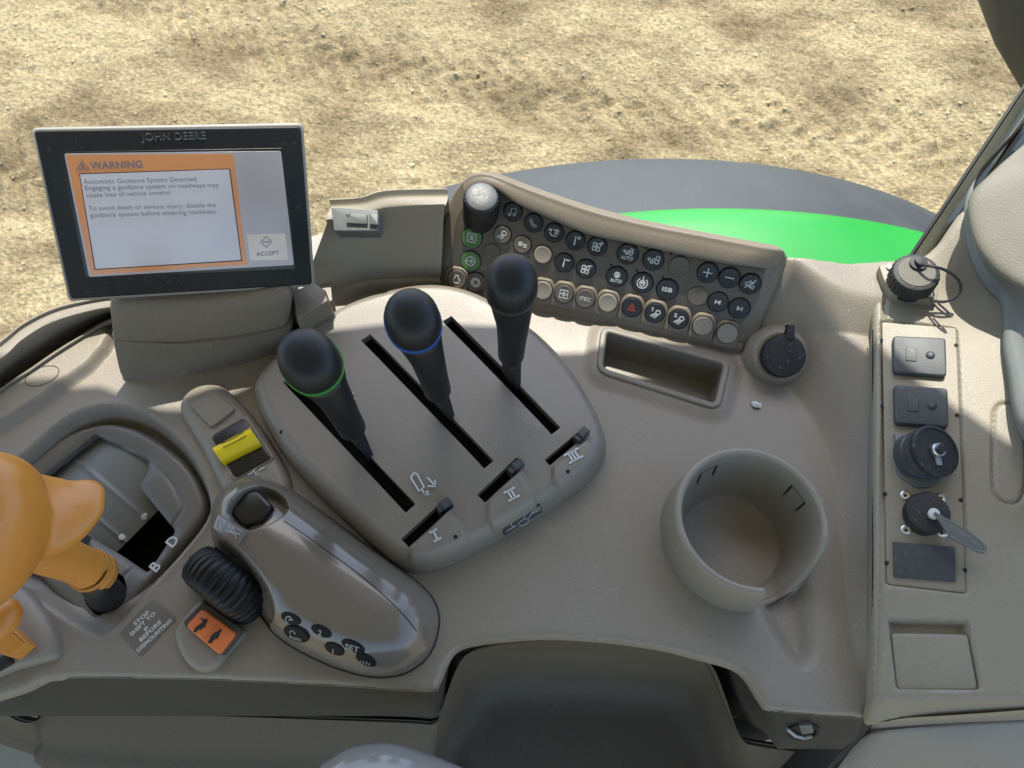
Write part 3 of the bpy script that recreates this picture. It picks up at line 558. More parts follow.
# pads of the bottom row, a lip that sticks out
pads = [(456.4, 279.5), (542.5, 290.8), (563.6, 294.3), (585, 299), (607.6, 303), (631.8, 307.7), (655, 313), (678.6, 319.3), (702.9, 326.3), (727.5, 334)]
def pad(cx, cy, w, first=False, last=False):
    u, v = SP.uv(cx, cy, .004); r = .0093; wv = .0098
    q = [Vector((u - wv, v - .012)), Vector((u + wv, v - .012)), Vector((u + wv, v + .0045)), Vector((u + wv * .6, v + .0105)), Vector((u - wv * .6, v + .0105)), Vector((u - wv, v + .0045))]
    mk('button_pad', *slab_g(SP, rounded(ccw(q), .003, 4), -.004, .0042, .0015, .0003), M['trim'], spn)
for i, c in enumerate(pads): pad(*c, 0)
parts = []
for (x0, y0), (x1, y1) in (((444, 282), (490, 290)), ((522, 294), (742, 351))):
    a, b = Vector(SP.uv(x0, y0, .002)), Vector(SP.uv(x1, y1, .002)); q = [a, b, b + Vector((0, .006)), a + Vector((0, .006))]; parts.append(slab_g(SP, rounded(ccw(q), .002, 3), -.003, .0022, .001))
mk('lower_ledge', *merge(parts), M['trim'], spn)
def circ(r=.5, cx=0, cy=0, a0=0, a1=360, n=16): return arc(cx, cy, r, a0, a1, n)
def fan(cx, cy, s):
    out = [circ(.10 * s, cx, cy, n=8)]
    for k in range(4): a = 90 * k + 40; out.append(circ(.19 * s, cx + .3 * s * math.cos(math.radians(a)), cy + .3 * s * math.sin(math.radians(a)), n=10))
    return out
def gear(cx, cy, r):
    p = []
    for k in range(24): a = 2 * math.pi * k / 24; rr = r * (1.22 if (k // 1) % 2 else .92); p.append((cx + rr * math.cos(a), cy + rr * math.sin(a)))
    return p + p[:1]
lampi = lambda cx, cy, s: [circ(.25 * s, cx + .2 * s, cy + .2 * s, -80, 210, 12), [(cx - .02 * s, cy + .08 * s), (cx + .25 * s, cy - .05 * s)]] + [[(cx - .12 * s + .16 * s * k, cy + .02 * s - .10 * s * k), (cx - .55 * s + .24 * s * k, cy - .32 * s - .08 * s * k)] for k in (0, 1, 2)]
tract = [[(-.55, .05), (-.3, .05)], [(-.42, .18), (-.42, -.08)], circ(.2, .35, -.12, n=12), circ(.13, -.12, -.2, n=10), [(-.12, -.05), (-.05, .15), (.2, .15), (.28, .42), (.55, .42), (.55, .1)]]
ICON = dict(
    x=[[(-.4, -.4), (.4, -.4), (.4, .4), (-.4, .4), (-.4, -.4)], [(-.16, -.2), (.16, .2)], [(-.16, .2), (.16, -.2)]],
    go=[circ(.45), [(-.25, 0), (.22, 0)], [(.05, .18), (.24, 0), (.05, -.18)]],
    engine=[[(-.15, .4), (.15, .4), (.15, .2), (.33, -.05), (.28, -.38), (-.28, -.38), (-.33, -.05), (-.15, .2), (-.15, .4)]],
    gear=[gear(0, 0, .42), circ(.3, n=12)], lamp=lampi(0, 0, 1), lamp1=lampi(.1, -.05, .9) + [[(-.42, .5), (-.32, .58), (-.32, .22)]], lamp2=lampi(.1, -.05, .9) + [[(-.5, .5), (-.36, .56), (-.3, .44), (-.5, .22), (-.26, .22)]],
    list=[gear(-.22, .08, .2), circ(.07, -.22, .08, n=8)] + [[(.18, .1 - .16 * k), (.5, .1 - .16 * k)] for k in range(3)],
    music=[circ(.13, -.3, -.32, n=10), circ(.13, .22, -.25, n=10), [(-.18, -.3), (-.18, .35), (.34, .42), (.34, -.22)]],
    phone=[[(-.35, .42), (-.42, .2), (-.15, -.2), (.2, -.42), (.42, -.3), (.3, -.12), (.12, -.16), (-.14, .1), (-.14, .3), (-.35, .42)]],
    seat=[[(-.1, .4), (.15, .3), (.1, .0), (.45, -.05)], [(-.4, -.05), (-.2, -.3), (.3, -.3)], [(-.5, .35), (-.3, .3)], [(-.5, .22), (-.3, .17)], circ(.08, .3, .35, n=8), [(.2, -.1), (.5, .25)]],
    tplus=[[(0, .45), (0, -.4)], [(-.06, .0), (-.06, -.4)], [(.2, .35), (.5, .35)], [(.35, .2), (.35, .5)]], tminus=[[(0, .45), (0, -.4)], [(-.06, .0), (-.06, -.4)], [(.2, .35), (.5, .35)]],
    fplus=fan(-.05, -.05, 1) + [[(.3, .42), (.56, .42)], [(.43, .3), (.43, .55)]], fminus=fan(-.05, -.05, 1) + [[(.3, .42), (.56, .42)]],
    auto1=[[(x * .8, y * .8 + .22) for x, y in l] for l in tract] + ['AUTO'], tractor=tract,
    auto2=[circ(.26, 0, .2, n=12), circ(.1, 0, .2, n=8), [(0, .3), (0, .46)], [(-.2, .04), (.2, .04)]] + ['AUTO'],
    ring=[circ(.5, 0, -.03, 130, 410, 16), circ(.26, 0, -.03, n=12), [(0, .2), (0, .62)], [(-.2, -.03), (.2, -.03)], [(0, -.28), (0, -.5)], [(-.12, .08), (.12, .08)]],
    isb=['ISB'], itec=['iTEC'], plus=[[(-.4, 0), (.4, 0)], [(0, .4), (0, -.4)]], minus=[[(-.4, 0), (.4, 0)]],
    mute=[[(-.45, -.12), (-.45, .12), (-.25, .12), (0, .38), (0, -.38), (-.25, -.12), (-.45, -.12)], [(-.4, -.4), (.42, .42)], [(.15, -.15), (.45, -.2)], [(.15, .1), (.3, .12)], [(.1, -.32), (.35, -.42)]],
    prev=[[(-.25, .16), (-.25, -.16)], [(.22, .18), (-.14, 0), (.22, -.18), (.22, .18)], [(.12, .08), (.12, -.08)]], next=[[(.25, .16), (.25, -.16)], [(-.22, .18), (.14, 0), (-.22, -.18), (-.22, .18)], [(-.12, .08), (-.12, -.08)]],
    hazard=[[(-.42, -.3), (.42, -.3), (0, .42), (-.42, -.3)], [(-.2, -.17), (.2, -.17), (0, .17), (-.2, -.17)]],
    arrows=[[(-.42, -.42), (.42, -.42), (.42, .42), (-.42, .42), (-.42, -.42)], [(0, -.25), (0, .25)], [(-.12, .12), (0, .27), (.12, .12)], [(-.12, -.12), (0, -.27), (.12, -.12)], [(-.42, 0), (-.2, 0)], [(.2, 0), (.42, 0)]])
def icon(par, pl, c, r, key, mat, h, w=.095):
    items = ICON[key]; lines = [l for l in items if not isinstance(l, str)]; sub = Plane(pl.w(c[0], c[1], h), pl.n, pl.ex)
    if lines: mk('icon', *stroke_g(sub, [[(x * r, y * r) for x, y in l] for l in lines], w * r, .0001, .0002), M[mat], par, False)
    for s in items:
        if isinstance(s, str):
            lowr = -.55 if len(lines) else -.2; text_obj('icon_lettering', s, sub.w(0, lowr * r, .0002), sub.ex, sub.ey, M[mat], par, width=r * (1.15 if len(s) > 3 else .95), size=r * (.5 if lines else .58), align='CENTER', bold=.02)
BT = [  # x, y, radius px, material, icon, ink, height, label
    (471.5, 238, 10.2, 'green', 'x', 'white', .0028, 'green button with a boxed X'), (470.4, 261.3, 9.8, 'green', 'go', 'white', .0028, 'green button with an arrow in a circle'),
    (456.4, 279.5, 9.6, 'tan2', 'engine', 'white', .0066, 'brown button with an engine outline'), (475.5, 282.6, 9.8, 'brown', 'gear', 'white', .0026, 'dark button with a toothed ring'),
    (502, 235, 8.6, 'tan2', 'lamp', 'white', .0026, None), (522, 245, 8.6, 'tan2', 'list', 'white', .0026, None), (542.5, 255, 8.8, 'tan', None, None, .0026, None), (491.5, 252.5, 8.6, 'brown', None, None, .0022, None),
    (512.6, 212, 9, 'black', 'music', 'inkg', .0026, None), (533.2, 223.2, 9, 'black', 'phone', 'inkg', .0026, None), (553.8, 233, 9.2, 'black', 'seat', 'white', .0026, None), (575.2, 240.8, 9.3, 'black', 'tplus', 'white', .0026, None),
    (597, 246.6, 9.3, 'black', 'fplus', 'white', .0026, None), (564, 263, 9.3, 'black', 'tminus', 'white', .0026, None), (585.8, 269.2, 9.3, 'black', 'fminus', 'white', .0026, None),
    (627.6, 254.2, 10, 'black', 'auto1', 'white', .0026, None), (653.3, 260.2, 10, 'black', 'tractor', 'white', .0026, None), (679.3, 266.7, 10, 'brown', None, None, .0022, None),
    (616.7, 277, 10, 'black', 'auto2', 'white', .0026, None), (642.4, 283, 10, 'black', 'ring', 'white', .0026, None), (667.3, 289.7, 10.2, 'black', 'isb', 'white', .0026, None),
    (707.8, 272.9, 9.7, 'black', 'plus', 'white', .0026, None), (729.6, 278, 9.7, 'black', 'minus', 'white', .0026, None), (750.3, 284.2, 9.7, 'black', 'mute', 'white', .0026, None),
    (697.6, 296.4, 9.5, 'brown', None, None, .0022, None), (718, 302.4, 9.5, 'black', 'prev', 'white', .0026, None), (739.4, 308.7, 9.8, 'black', 'next', 'white', .0026, None),
    (520, 286, 9.2, 'tan', None, None, .0026, None), (542.5, 290.8, 9.2, 'tan', None, None, .0066, None), (563.6, 294.3, 9.2, 'tan2', 'arrows', 'white', .0066, None), (585, 299, 9.4, 'tan2', 'itec', 'white', .0066, None), (607.6, 303.2, 9.2, 'tan', None, None, .0066, None),
    (631.8, 307.9, 9.4, 'black', 'hazard', 'red', .0066, 'black button with a red hazard triangle'), (655, 313.4, 9.4, 'black', 'lamp1', 'white', .0066, None), (678.6, 319.6, 9.4, 'black', 'lamp2', 'white', .0066, None), (702.9, 326.6, 9.4, 'tan', None, None, .0066, None), (727.5, 334.2, 9.6, 'tan', None, None, .0066, None)]
for x, y, r, mt, ic, ink, h, lb in BT:
    c = SP.uv(x, y, h); rr = r * SP.px(x, y) * 1.0
    lathe('button_socket', SP.w(c[0], c[1], h - .0026), SP.n, [(rr + .0007, -.002), (rr + .0007, .0008), (rr + .0003, .0010), (rr - .0005, .0004)], M['void'], spn, 32)
    b = lathe('push_button', SP.w(c[0], c[1], 0), SP.n, [(rr, -.002), (rr, h - .0007), (rr - .0003, h - .0002), (rr - .0009, h), (rr - .0018, h - .0002), (rr * .4, h - .0005)], M[mt], spn, 32)
    if lb: b['label'] = lb
    if ic: icon(b, SP, c, rr, ic, ink, h - .0004)
for x, y in ((522, 237), (542, 246), (627, 240), (611, 265), (637, 271), (663, 277.5), (646, 248), (671, 254), (563, 283), (611, 295.5), (626, 300), (650, 301), (673, 309), (697, 316), (720, 324)):
    lathe('indicator', SP.hit(x, y, .0008), SP.n, [(.0011, -.001), (.0011, .0001), (.0006, .0002)], M['void'], spn, 10)
# rotary knob
kb = Plane(SP.hit(481, 211, .001), (.06, -.22, .97), SP.ex); kc = kb.o; kh = .022; kr = .0142
rk = lathe('rotary_knob', kc, kb.n, [(kr * 1.04, -.012), (kr * 1.04, .003), (kr, .005), (kr, kh - .003), (kr * .93, kh - .0008), (kr * .86, kh)], M['black'], spn, 96, lambda i, j: 1 + (.035 if (j % 4 < 2 and 1 < i < 5) else 0), 30)
lathe('knob_cap', kc + kb.n * kh, kb.n, [(kr * .86, -.001), (kr * .86, .0006), (kr * .8, .0012), (kr * .3, .0013)], M['silver'], rk, 48)

# ---------------------------------------------------------------- lever housing
cov_px = [(257, 398), (259, 386), (268, 374), (290, 352), (318, 330), (350, 311), (385, 299), (420, 292), (452, 293), (482, 302), (510, 318), (540, 341), (566, 368), (587, 400), (601, 428), (606, 448), (602, 464), (588, 482), (560, 502), (520, 527), (480, 549), (445, 566), (420, 572), (402, 569), (385, 558), (350, 526), (315, 492), (285, 457), (266, 425)]
cov = ccw([v.xy.to_2d() if hasattr(v, 'xy') else v for v in catmull([P(x, y, .004) for x, y in cov_px], 3)])
cov = [Vector((q[0], q[1])) for q in cov]
cvn = thing('lever_housing', 'large rounded taupe cover with three long dark slots for the levers', 'lever housing', P(430, 430))
CZ = .024
def strip(a, b, w, z=CZ): # rectangle around a px segment
    A, B = P(*a, z).xy, P(*b, z).xy; t = (B - A).normalized(); n = Vector((-t.y, t.x)) * w / 2; return ccw([A + n, B + n, B - n, A - n])
slots = [strip((288, 379), (411, 509), .0092), strip((366, 339), (489, 466), .0092), strip((447, 320), (556, 432), .0092)]
tabs = [strip((405, 543), (450, 503), .0082), strip((481, 499), (521, 462), .0082), strip((547, 463), (587, 430), .0058)]
wedges = [[(412, 547), (449, 511), (473, 544), (420, 572), (408, 560)], [(488, 503), (520, 471), (541, 509), (497, 534), (487, 520)], [(552, 468), (586, 440), (602, 452), (596, 472), (565, 495), (552, 480)]]
wpoly = [[Vector(P(x, y, CZ).xy) for x, y in w] for w in wedges]
def cov_h(X, Y, s):
    h = .003 + (CZ - .003) * qedge(s, .012); h += .004 * sst((s - .01) / .06)
    for w in wpoly:
        d = sdf(ccw(w), X, Y); h += .0038 * sst((d + .0006) / .0022)
    for a, b in (((455, 512), (484, 560)), ((524, 478), (560, 530))):
        A, B = P(*a, CZ).xy, P(*b, CZ).xy; d = dseg([tuple(A), tuple(B)], X, Y)
    return h
angs = math.atan2((P(411, 509, CZ) - P(288, 379, CZ)).y, (P(411, 509, CZ) - P(288, 379, CZ)).x)
covo = HF('cover', DECK, cov, cov_h, .0009, M['cover'], cvn, slots + tabs, .006, .007, angs)
for k, sl_ in enumerate(slots + tabs):
    q = inset(sl_, -.003); mk('slot_liner' , *loft([[Vector((v.x, v.y, z)) for v in q] for z in (CZ - .004, .006)], False, True), M['void'], cvn, False)
for x, y in ((281, 432), (455.5, 537), (568, 471.5)):
    lathe('screw_hole', *surf(covo, x, y), [(.0015, -.001), (.0015, .0001), (.001, .0002)], M['void'], cvn, 12)
HP = Plane((0, 0, CZ + .0045), (0, 0, 1))
for (a, b) in (((431, 514), (449, 501)), ((503, 476), (521, 462)), ((571, 444), (586, 430))):
    A, B = P(*a, .0285), P(*b, .0285); t = (B - A).normalized(); n = Vector((-t.y, t.x, 0)); w = .0026; A = A.lerp(B, .35)
    slab_t = [A - n * w, B - n * w, B + n * w, A + n * w]; b = B - A
    o = mk('slide_tab', *loft([[p + Vector((0, 0, dz)) + (p - (A + B) / 2) * k for p in slab_t] for dz, k in ((-.012, 0), (-.001, 0), (.0, -.08))]), M['flap'], cvn, False)
    E_ = [B - t * .007 - n * w * 1.1, B + t * .001 - n * w * 1.1, B + t * .001 + n * w * 1.1, B - t * .007 + n * w * 1.1]
    mk('tab_head', *loft([[p + Vector((0, 0, dz)) for p in E_] for dz in (-.004, .0015)] + [[p * .8 + (E_[0] + E_[2]) * .1 + Vector((0, 0, .0026)) for p in E_]]), M['flap'], o, False)
def deck_text(s, a, b, z, mat, par, size=None, bold=.01, up=None, align='LEFT'):
    A, B = P(*a, z), P(*b, z); ex = (B - A).normalized(); ey = Vector((-ex.y, ex.x, 0)); return text_obj('lettering', s, A, ex, ey, M[mat], par, width=(B - A).length if not size else None, size=size, bold=bold, align=align)
def roman(n, cx, cy, ang, z):
    A = P(cx, cy, z); B = P(cx + 10 * math.cos(ang), cy + 10 * math.sin(ang), z); ex = (B - A).normalized(); q_, n_2 = surf(covo, cx, cy); sub = Plane(q_ + n_2 * .0006, n_2, ex); s = .0034; L = []
    w = .0016 * n + .0006; L += [[(-w, s), (w, s)], [(-w, -s), (w, -s)]]
    for k in range(n): x = (k - (n - 1) / 2) * .0025; L.append([(x, s), (x, -s)])
    mk('numeral', *stroke_g(sub, L, .0013, .0, .0003), M['white'], cvn, False)
roman(1, 435.5, 535.5, math.radians(-28), .0330); roman(2, 511.5, 494.5, math.radians(-28), .0330); roman(3, 573.5, 456, math.radians(-28), .0320)
z_ = .0292
def pxl(pts, z, pl=None): sub = pl or Plane((0, 0, z), (0, 0, 1)); return sub, [[sub.uv(x, y) for x, y in l] for l in pts]
sub, L = pxl([[(411, 477), (414, 473), (417, 474), (424, 487), (419, 491), (411, 478), (411, 477)], [(421.5, 489), (425, 494)], [(424.5, 492.5), (427.5, 491.5), (428.5, 494), (425.8, 495), (424.5, 492.5)], [(428, 478), (435, 486)], [(435, 480.5), (435.3, 486.6), (428.5, 486)]], z_)
mk('symbol', *stroke_g(sub, L, .0011, 0, .0003), M['white'], cvn, False)
sub, L = pxl([[(349, 393), (355, 399)], [(349, 397), (349, 392.5), (354, 393.5)]], z_); mk('symbol', *stroke_g(sub, L, .0009, 0, .0003), M['white'], cvn, False)
# small diagram plate on the near edge of the cover
LP = Plane(P(523, 521, .014), (.35, -.62, .72)); dg = slab('diagram_plate', LP, [(503, 527), (540, 504), (543, 512), (505, 536)], -.004, .0012, M['black'], cvn, .0003, .0005)
sub, L = pxl([[(507, 531), (516, 525.5)], [(511, 523), (512, 526), (515, 526.5)], [(518, 523), (524, 519), (529, 519), (527, 524), (520, 526), (518, 523)], [(517, 518), (527, 513)], [(524, 516), (525, 519)], [(529, 517), (533, 511), (540, 507)], [(531, 514), (540, 509.5)]], 0, Plane(LP.o + LP.n * .0014, LP.n)); mk('diagram', *stroke_g(sub, L, .0006, 0, .0002), M['inkg'], dg, False)

# ---------------------------------------------------------------- control levers
def lever(ringmat, label, hc, hz, hr, neck, nz, col, cz, bot, bz, tilt, lb2=None):
    C, Nk, Cl, B = P(*hc, hz), P(*neck, nz), P(*col, cz), P(*bot, bz); lv = thing('control_lever', label, 'lever', B, 'three hydraulic control levers standing in the slotted cover')
    ppm = (C - CAM).length / F; R = hr * ppm * .95; H = Vector(tilt).normalized(); g = (Nk - Cl).normalized()
    side = H.cross(g).normalized() if H.cross(g).length > .05 else Vector((1, 0, 0)); 
    nv = P(neck[0], neck[1], hz) - C; NV = Vector((nv.x, nv.y, 0)).normalized() + Vector((.001, 0, 0))
    def ring_pts(c, ax, r1, r2, n=32):
        ax = ax.normalized(); x = (NV - ax * ax.dot(NV)).normalized(); y = ax.cross(x); e = lambda v: math.copysign(abs(v) ** .93, v); return [c + x * e(math.cos(2 * math.pi * i / n)) * r1 + y * e(math.sin(2 * math.pi * i / n)) * r2 for i in range(n)]
    base_h = C - H * R * .38
    secs = [(Cl - g * .002, g, .0062, .0062), (Cl, g, .0085, .0085), (Cl + g * .003, g, .0095, .0095), (Cl.lerp(Nk, .4), g, .0098, .0098), (Cl.lerp(Nk, .75), g, .0106, .0106), (Nk, (g * .75 + H * .25), .0115, .0112), (Nk.lerp(base_h, .35), g * .5 + H * .5, .0138, .0128), (Nk.lerp(base_h, .72), g * .25 + H * .75, R * .93, R * .82), (base_h - H * .0008, H, R * 1.06, R * .93)]
    mk('grip', *loft([ring_pts(*s) for s in secs], True, True), M['knob'], lv, True, 60)
    mk('coloured_ring', *loft([ring_pts(base_h + H * d, H, R * k * 1.06, R * k * .93) for d, k in ((-.0022, .97), (-.0018, 1.03), (.0014, 1.045), (.0019, .98))], False, False), M[ringmat], lv)
    hd = [(0.0012, 1.0), (.004, 1.01), (.008, .98), (.012, .90), (.0150, .79), (.0172, .64), (.0187, .45), (.0196, .25), (.0199, .08)]
    mk('knob', *loft([ring_pts(base_h + H * d + NV * (R * .10 * (d / .02)) * -1, H, R * k * 1.06, R * k * .93) for d, k in hd]), M['knob'], lv, True, 0)
    # flat steel-cored stalk below the grip
    t = (B - P(bot[0] - 30, bot[1] - 30, bz)).normalized(); n = t.cross(Vector((0, 0, 1))); q = lambda c, a, b: [c + t * a + n * b, c - t * a + n * b, c - t * a - n * b, c + t * a - n * b]
    D_ = B + (B - Cl).normalized() * .018
    mk('stalk', *loft([q(D_, .007, .0022), q(B, .0075, .0024), q(Cl.lerp(B, .5), .0068, .0035), q(Cl, .0062, .0045), q(Cl + g * .004, .006, .0045)]), M['black'], lv, True, 40)
lever('ringg', 'black lever with a green ring under its knob, nearest the yellow rocker', (309, 360), .135, 32.5, (334, 396), .103, (353, 430), .058, (364, 450), .026, (.06, -.26, .96))
lever('ringb', 'black lever with a blue ring under its knob, between the other two levers', (413, 319), .145, 31, (427, 357), .112, (438, 392), .064, (446, 412), .026, (.12, -.27, .95))
lever('ringk', 'black lever with a plain dark ring, standing in front of the switch panel', (512, 283), .150, 29.5, (513, 322), .112, (511, 356), .060, (512, 380), .026, (.10, -.32, .95))

# ---------------------------------------------------------------- shift gate and amber lever
gt = thing('shift_gate', 'recessed shift gate plate with curved ribbed drum and white letters D and B', 'shift gate', P(130, 520, -.016))
gpoly = [Vector(q.xy) for q in catmull([P(x, y, GPZ) for x, y in [(-60, 520), (-20, 482), (24, 464), (62, 436), (98, 423), (130, 426), (160, 441), (187, 464), (202, 490), (205, 508), (196, 526), (160, 567), (122, 610), (104, 631), (90, 628), (60, 600), (20, 566), (-40, 560)]], 4)]
gpoly = ccw(gpoly)
win = ccw(rounded([Vector(P(x, y, GPZ).xy) for x, y in [(40, 474), (93, 432), (146, 459), (147, 467), (137, 484), (174, 530), (146, 572), (118, 553), (60, 520)]], .003, 4))
boot = ccw(rounded([Vector(P(x, y, GPZ).xy) for x, y in [(82, 590), (98, 562), (124, 576), (128, 592), (99, 618), (86, 606)]], .005, 4))
def gate_h(X, Y, s):
    w = sdf(win, X, Y); return -.004 * (1 - qedge(s, .006)) - .003 * sst(1 - np.abs(s - .017) / .0022) * .35 - .0035 * np.exp(np.minimum(w, 0) / .004)
GP = Plane((0, 0, GPZ), (0, 0, 1)); HF('gate_plate', GP, gpoly, gate_h, .0011, M['gate'], gt, [win, boot], .01, .006)
# drum: cylinder piece under the window, its axis runs along the near edge of the window
da, db = P(137, 484, -.02), P(60, 548, -.02); dax = (P(172, 528, -.02) - P(138, 563, -.02)); dax.z = 0; dax.normalize(); dup = Vector((-dax.y, dax.x, 0)); dup = dup if dup.y > 0 else -dup
o0 = P(140, 520, -.016)
def drumpt(u, a, r=.060, lift=0): # u along axis, a angle
    c = o0 + dup * .050 + Vector((0, 0, -.100)); return c + dax * u + dup * (math.sin(a) * r) + Vector((0, 0, math.cos(a) * r + lift))
parts = []; rows = []
us = np.linspace(-.09, .035, 60); aa = np.linspace(-.50, .75, 40)
V = [drumpt(u, a, .100 + (.0012 if (-.018 < u < -.0165 or -.034 < u < -.0325 or .002 < u < .0035) else 0)) for u in us for a in aa]; na = len(aa)
Fc = [(i * na + j, i * na + j + 1, (i + 1) * na + j + 1, (i + 1) * na + j) for i in range(len(us) - 1) for j in range(na - 1)]
drumo = mk('drum', V, Fc, nmat('drum_grey', (.13, .138, .125), .4, bump=.2, var=.1, dust=.25), gt, True, 50)
mk('gate_well', *loft([[Vector((q.x, q.y, z)) for q in inset(win, -.004)] for z in (GPZ - .006, -.06)]), M['void'], gt, False)
mk('boot_well', *loft([[Vector((q.x, q.y, z)) for q in inset(boot, -.002)] for z in (GPZ - .004, -.05)]), M['void'], gt, False)
for u, a in ((0, 0), (0, 0)): pass
for x, y in ((144, 517), (122, 537)):
    lathe('white_dot', *surf(drumo, x, y), [(.0024, -.003), (.0024, .0004), (.0016, .0006)], M['white'], gt, 16)
for s, x, y in (('D', 172.5, 548), ('B', 156, 572.5)):
    A, B = P(x, y, GPZ + .0006), P(x + 7, y - 8, GPZ + .0006); text_obj('letter', s, A, (B - A), Vector((0, 0, 1)).cross((B - A).normalized()), M['white'], gt, size=.0108, bold=.02)
mk('screw_post', *lathe_g(P(80, 537, -.004), (0, 0, 1), [(.004, -.01), (.004, .002), (.002, .003)], 16), M['chrome'], gt)
# big amber lever
al = thing('shift_lever', 'large amber shift lever with a thumb rest, rising from the black boot', 'lever', P(103, 593, -.01))
def rings_path(pts, sub=5):  # (px,py,z,rx,ry) along a path
    C_ = catmull([P(x, y, z) for x, y, z, r, r2 in pts], sub, False); Rr = catmull([Vector((r, r2, 0)) for x, y, z, r, r2 in pts], sub, False); rings = []
    for i, c in enumerate(C_):
        t = (C_[min(i + 1, len(C_) - 1)] - C_[max(i - 1, 0)]).normalized(); x = t.cross(Vector((0, 0, 1))).normalized(); y = x.cross(t); r, r2 = Rr[i].x, Rr[i].y
        rings.append([c + (x * math.cos(2 * math.pi * k / 28)) * r + y * math.sin(2 * math.pi * k / 28) * r2 for k in range(28)])
    return rings
mk('stem', *loft(rings_path([(112, 600, -.03, .013, .013), (108, 596, -.008, .012, .012), (98, 585, .018, .0105, .0105), (88, 574, .030, .010, .010)]), True, True), M['black'], al, True, 50)
mk('collar', *loft(rings_path([(99, 576, .018, .0120, .0120), (97.5, 575, .020, .0138, .0138), (94, 573, .025, .0142, .0142), (92.5, 572, .027, .0132, .0132), (91, 571, .029, .0142, .0142), (87, 569, .034, .0140, .0140), (85.5, 568.3, .036, .0130, .0130), (80, 566, .041, .0126, .0126), (70, 561, .050, .0122, .0122)]), True, True), M['amber'], al, True, 50)
grip = mk('grip', *merge([loft(rings_path([(-60, 592, .10, .012, .012), (-45, 575, .12, .028, .026), (-28, 548, .13, .034, .030), (-15, 515, .14, .031, .030), (-8, 487, .145, .0265, .026), (-3, 466, .148, .019, .020), (0, 455, .149, .009, .010)], 6), True, True),
    loft(rings_path([(-10, 520, .126, .030, .020), (28, 517, .114, .028, .017), (58, 511, .107, .0255, .0120), (80, 501, .104, .0190, .0080), (93, 491, .103, .0115, .0050), (101, 484, .103, .004, .0028)], 6), True, True),
    loft(rings_path([(-30, 535, .115, .016, .016), (15, 540, .093, .0150, .0150), (45, 552, .070, .0138, .0138), (70, 561, .050, .0130, .0130), (84, 567, .038, .0124, .0124)], 5), True, True)]), M['amber'], al, True, 0)
for f_ in grip.data.polygons: f_.use_smooth = True
rm = grip.modifiers.new('remesh', 'REMESH'); rm.mode = 'VOXEL'; rm.voxel_size = .0014; rm.use_smooth_shade = True
sm_ = grip.modifiers.new('smooth', 'SMOOTH'); sm_.factor = .5; sm_.iterations = 14
# small amber lever at the left edge
HFo = ccw([Vector(q.xy) for q in catmull([P(x, y, .004) for x, y in [(-60, 575), (-10, 572), (20, 584), (44, 608), (58, 634), (58, 655), (46, 661), (20, 668), (-20, 682), (-60, 690)]], 4)])
sl2 = thing('hand_throttle', 'small amber lever with pointed knob at the left edge of the console', 'lever', P(5, 650, .005))
HF('base_cover', DECK, HFo, lambda X, Y, s: .001 + .007 * qedge(s, .012), .0014, M['deck'], sl2, (), .005)
mk('pivot_block', *slab_g(Plane((0, 0, .008), (0, 0, 1)), poly2(DECK, [(-10, 612), (12, 628), (27, 642), (10, 657), (-10, 650)], .02, .001), 0, .012, .001), M['amber'], sl2)
mk('knob', *loft(rings_path([(-20, 640, .045, .008, .008), (-8, 628, .05, .0115, .010), (6, 614, .05, .0105, .009), (14, 605, .048, .006, .006), (17, 602, .047, .002, .002)], 5), True, True), M['amber'], sl2, True, 0)
mk('slot_plate', *slab_g(Plane((0, 0, .006), (0, 0, 1)), poly2(DECK, [(-20, 664), (8, 653), (12, 662), (-20, 680)], .01, .001), 0, .003, .0005), M['black'], sl2)
# label plate
lab = slab('instruction_label', DECK, [(118, 633), (152, 599), (177, 618), (141, 657)], -.001, .0006, M['sticker'], None, .0002, .002)
tag(lab, 'small grey plate reading STOP SHIFT TO P BEFORE DISMOUNTING', 'label')
for s, a, b in (('STOP', (135, 626), (150, 613)), ('SHIFT TO', (131.5, 636.5), (156, 614)), ('P', (146, 631.5), (149.5, 628.3)), ('BEFORE', (141, 642), (162, 622.5)), ('DISMOUNTING', (138.5, 652.5), (172.5, 621))):
    A, B = P(*a, .0008), P(*b, .0008); ex = (B - A).normalized(); text_obj('lettering', s, A, ex, Vector((-ex.y, ex.x, 0)), M['white'], lab, width=(B - A).length, size=.0038, bold=.035)

# ---------------------------------------------------------------- yellow rocker pod
yp = thing('rocker_pod', 'raised pod beside the lever housing carrying a bright yellow rocker switch', 'switch', P(235, 450))
yo = ccw([Vector(q.xy) for q in catmull([P(x, y, .002) for x, y in [(181, 412), (187, 396), (204, 386), (222, 387), (236, 398), (256, 420), (274, 446), (290, 476), (290, 500), (262, 512), (236, 505), (222, 490), (205, 455), (190, 430)]], 4)])
HF('pod_body', DECK, yo, lambda X, Y, s: .0015 + .009 * qedge(s, .010), .0012, M['deck'], yp, (), .004)
YP = Plane((0, 0, .0105), (0, 0, 1))
slab('blank_key', YP, [(189, 404), (212, 389), (235, 409), (211, 427)], -.002, .0032, M['deck'], yp, .001, .003)
yf = slab('rocker_frame', YP, [(208, 435), (246, 414), (275, 458), (233, 481)], -.002, .0012, M['deck'], yp, .0005, .004)
slab('rocker_body', YP, [(210.5, 436), (244.5, 417), (272, 457.5), (234.5, 478)], -.001, .0022, M['blackg'], yp, .0008, .0035)
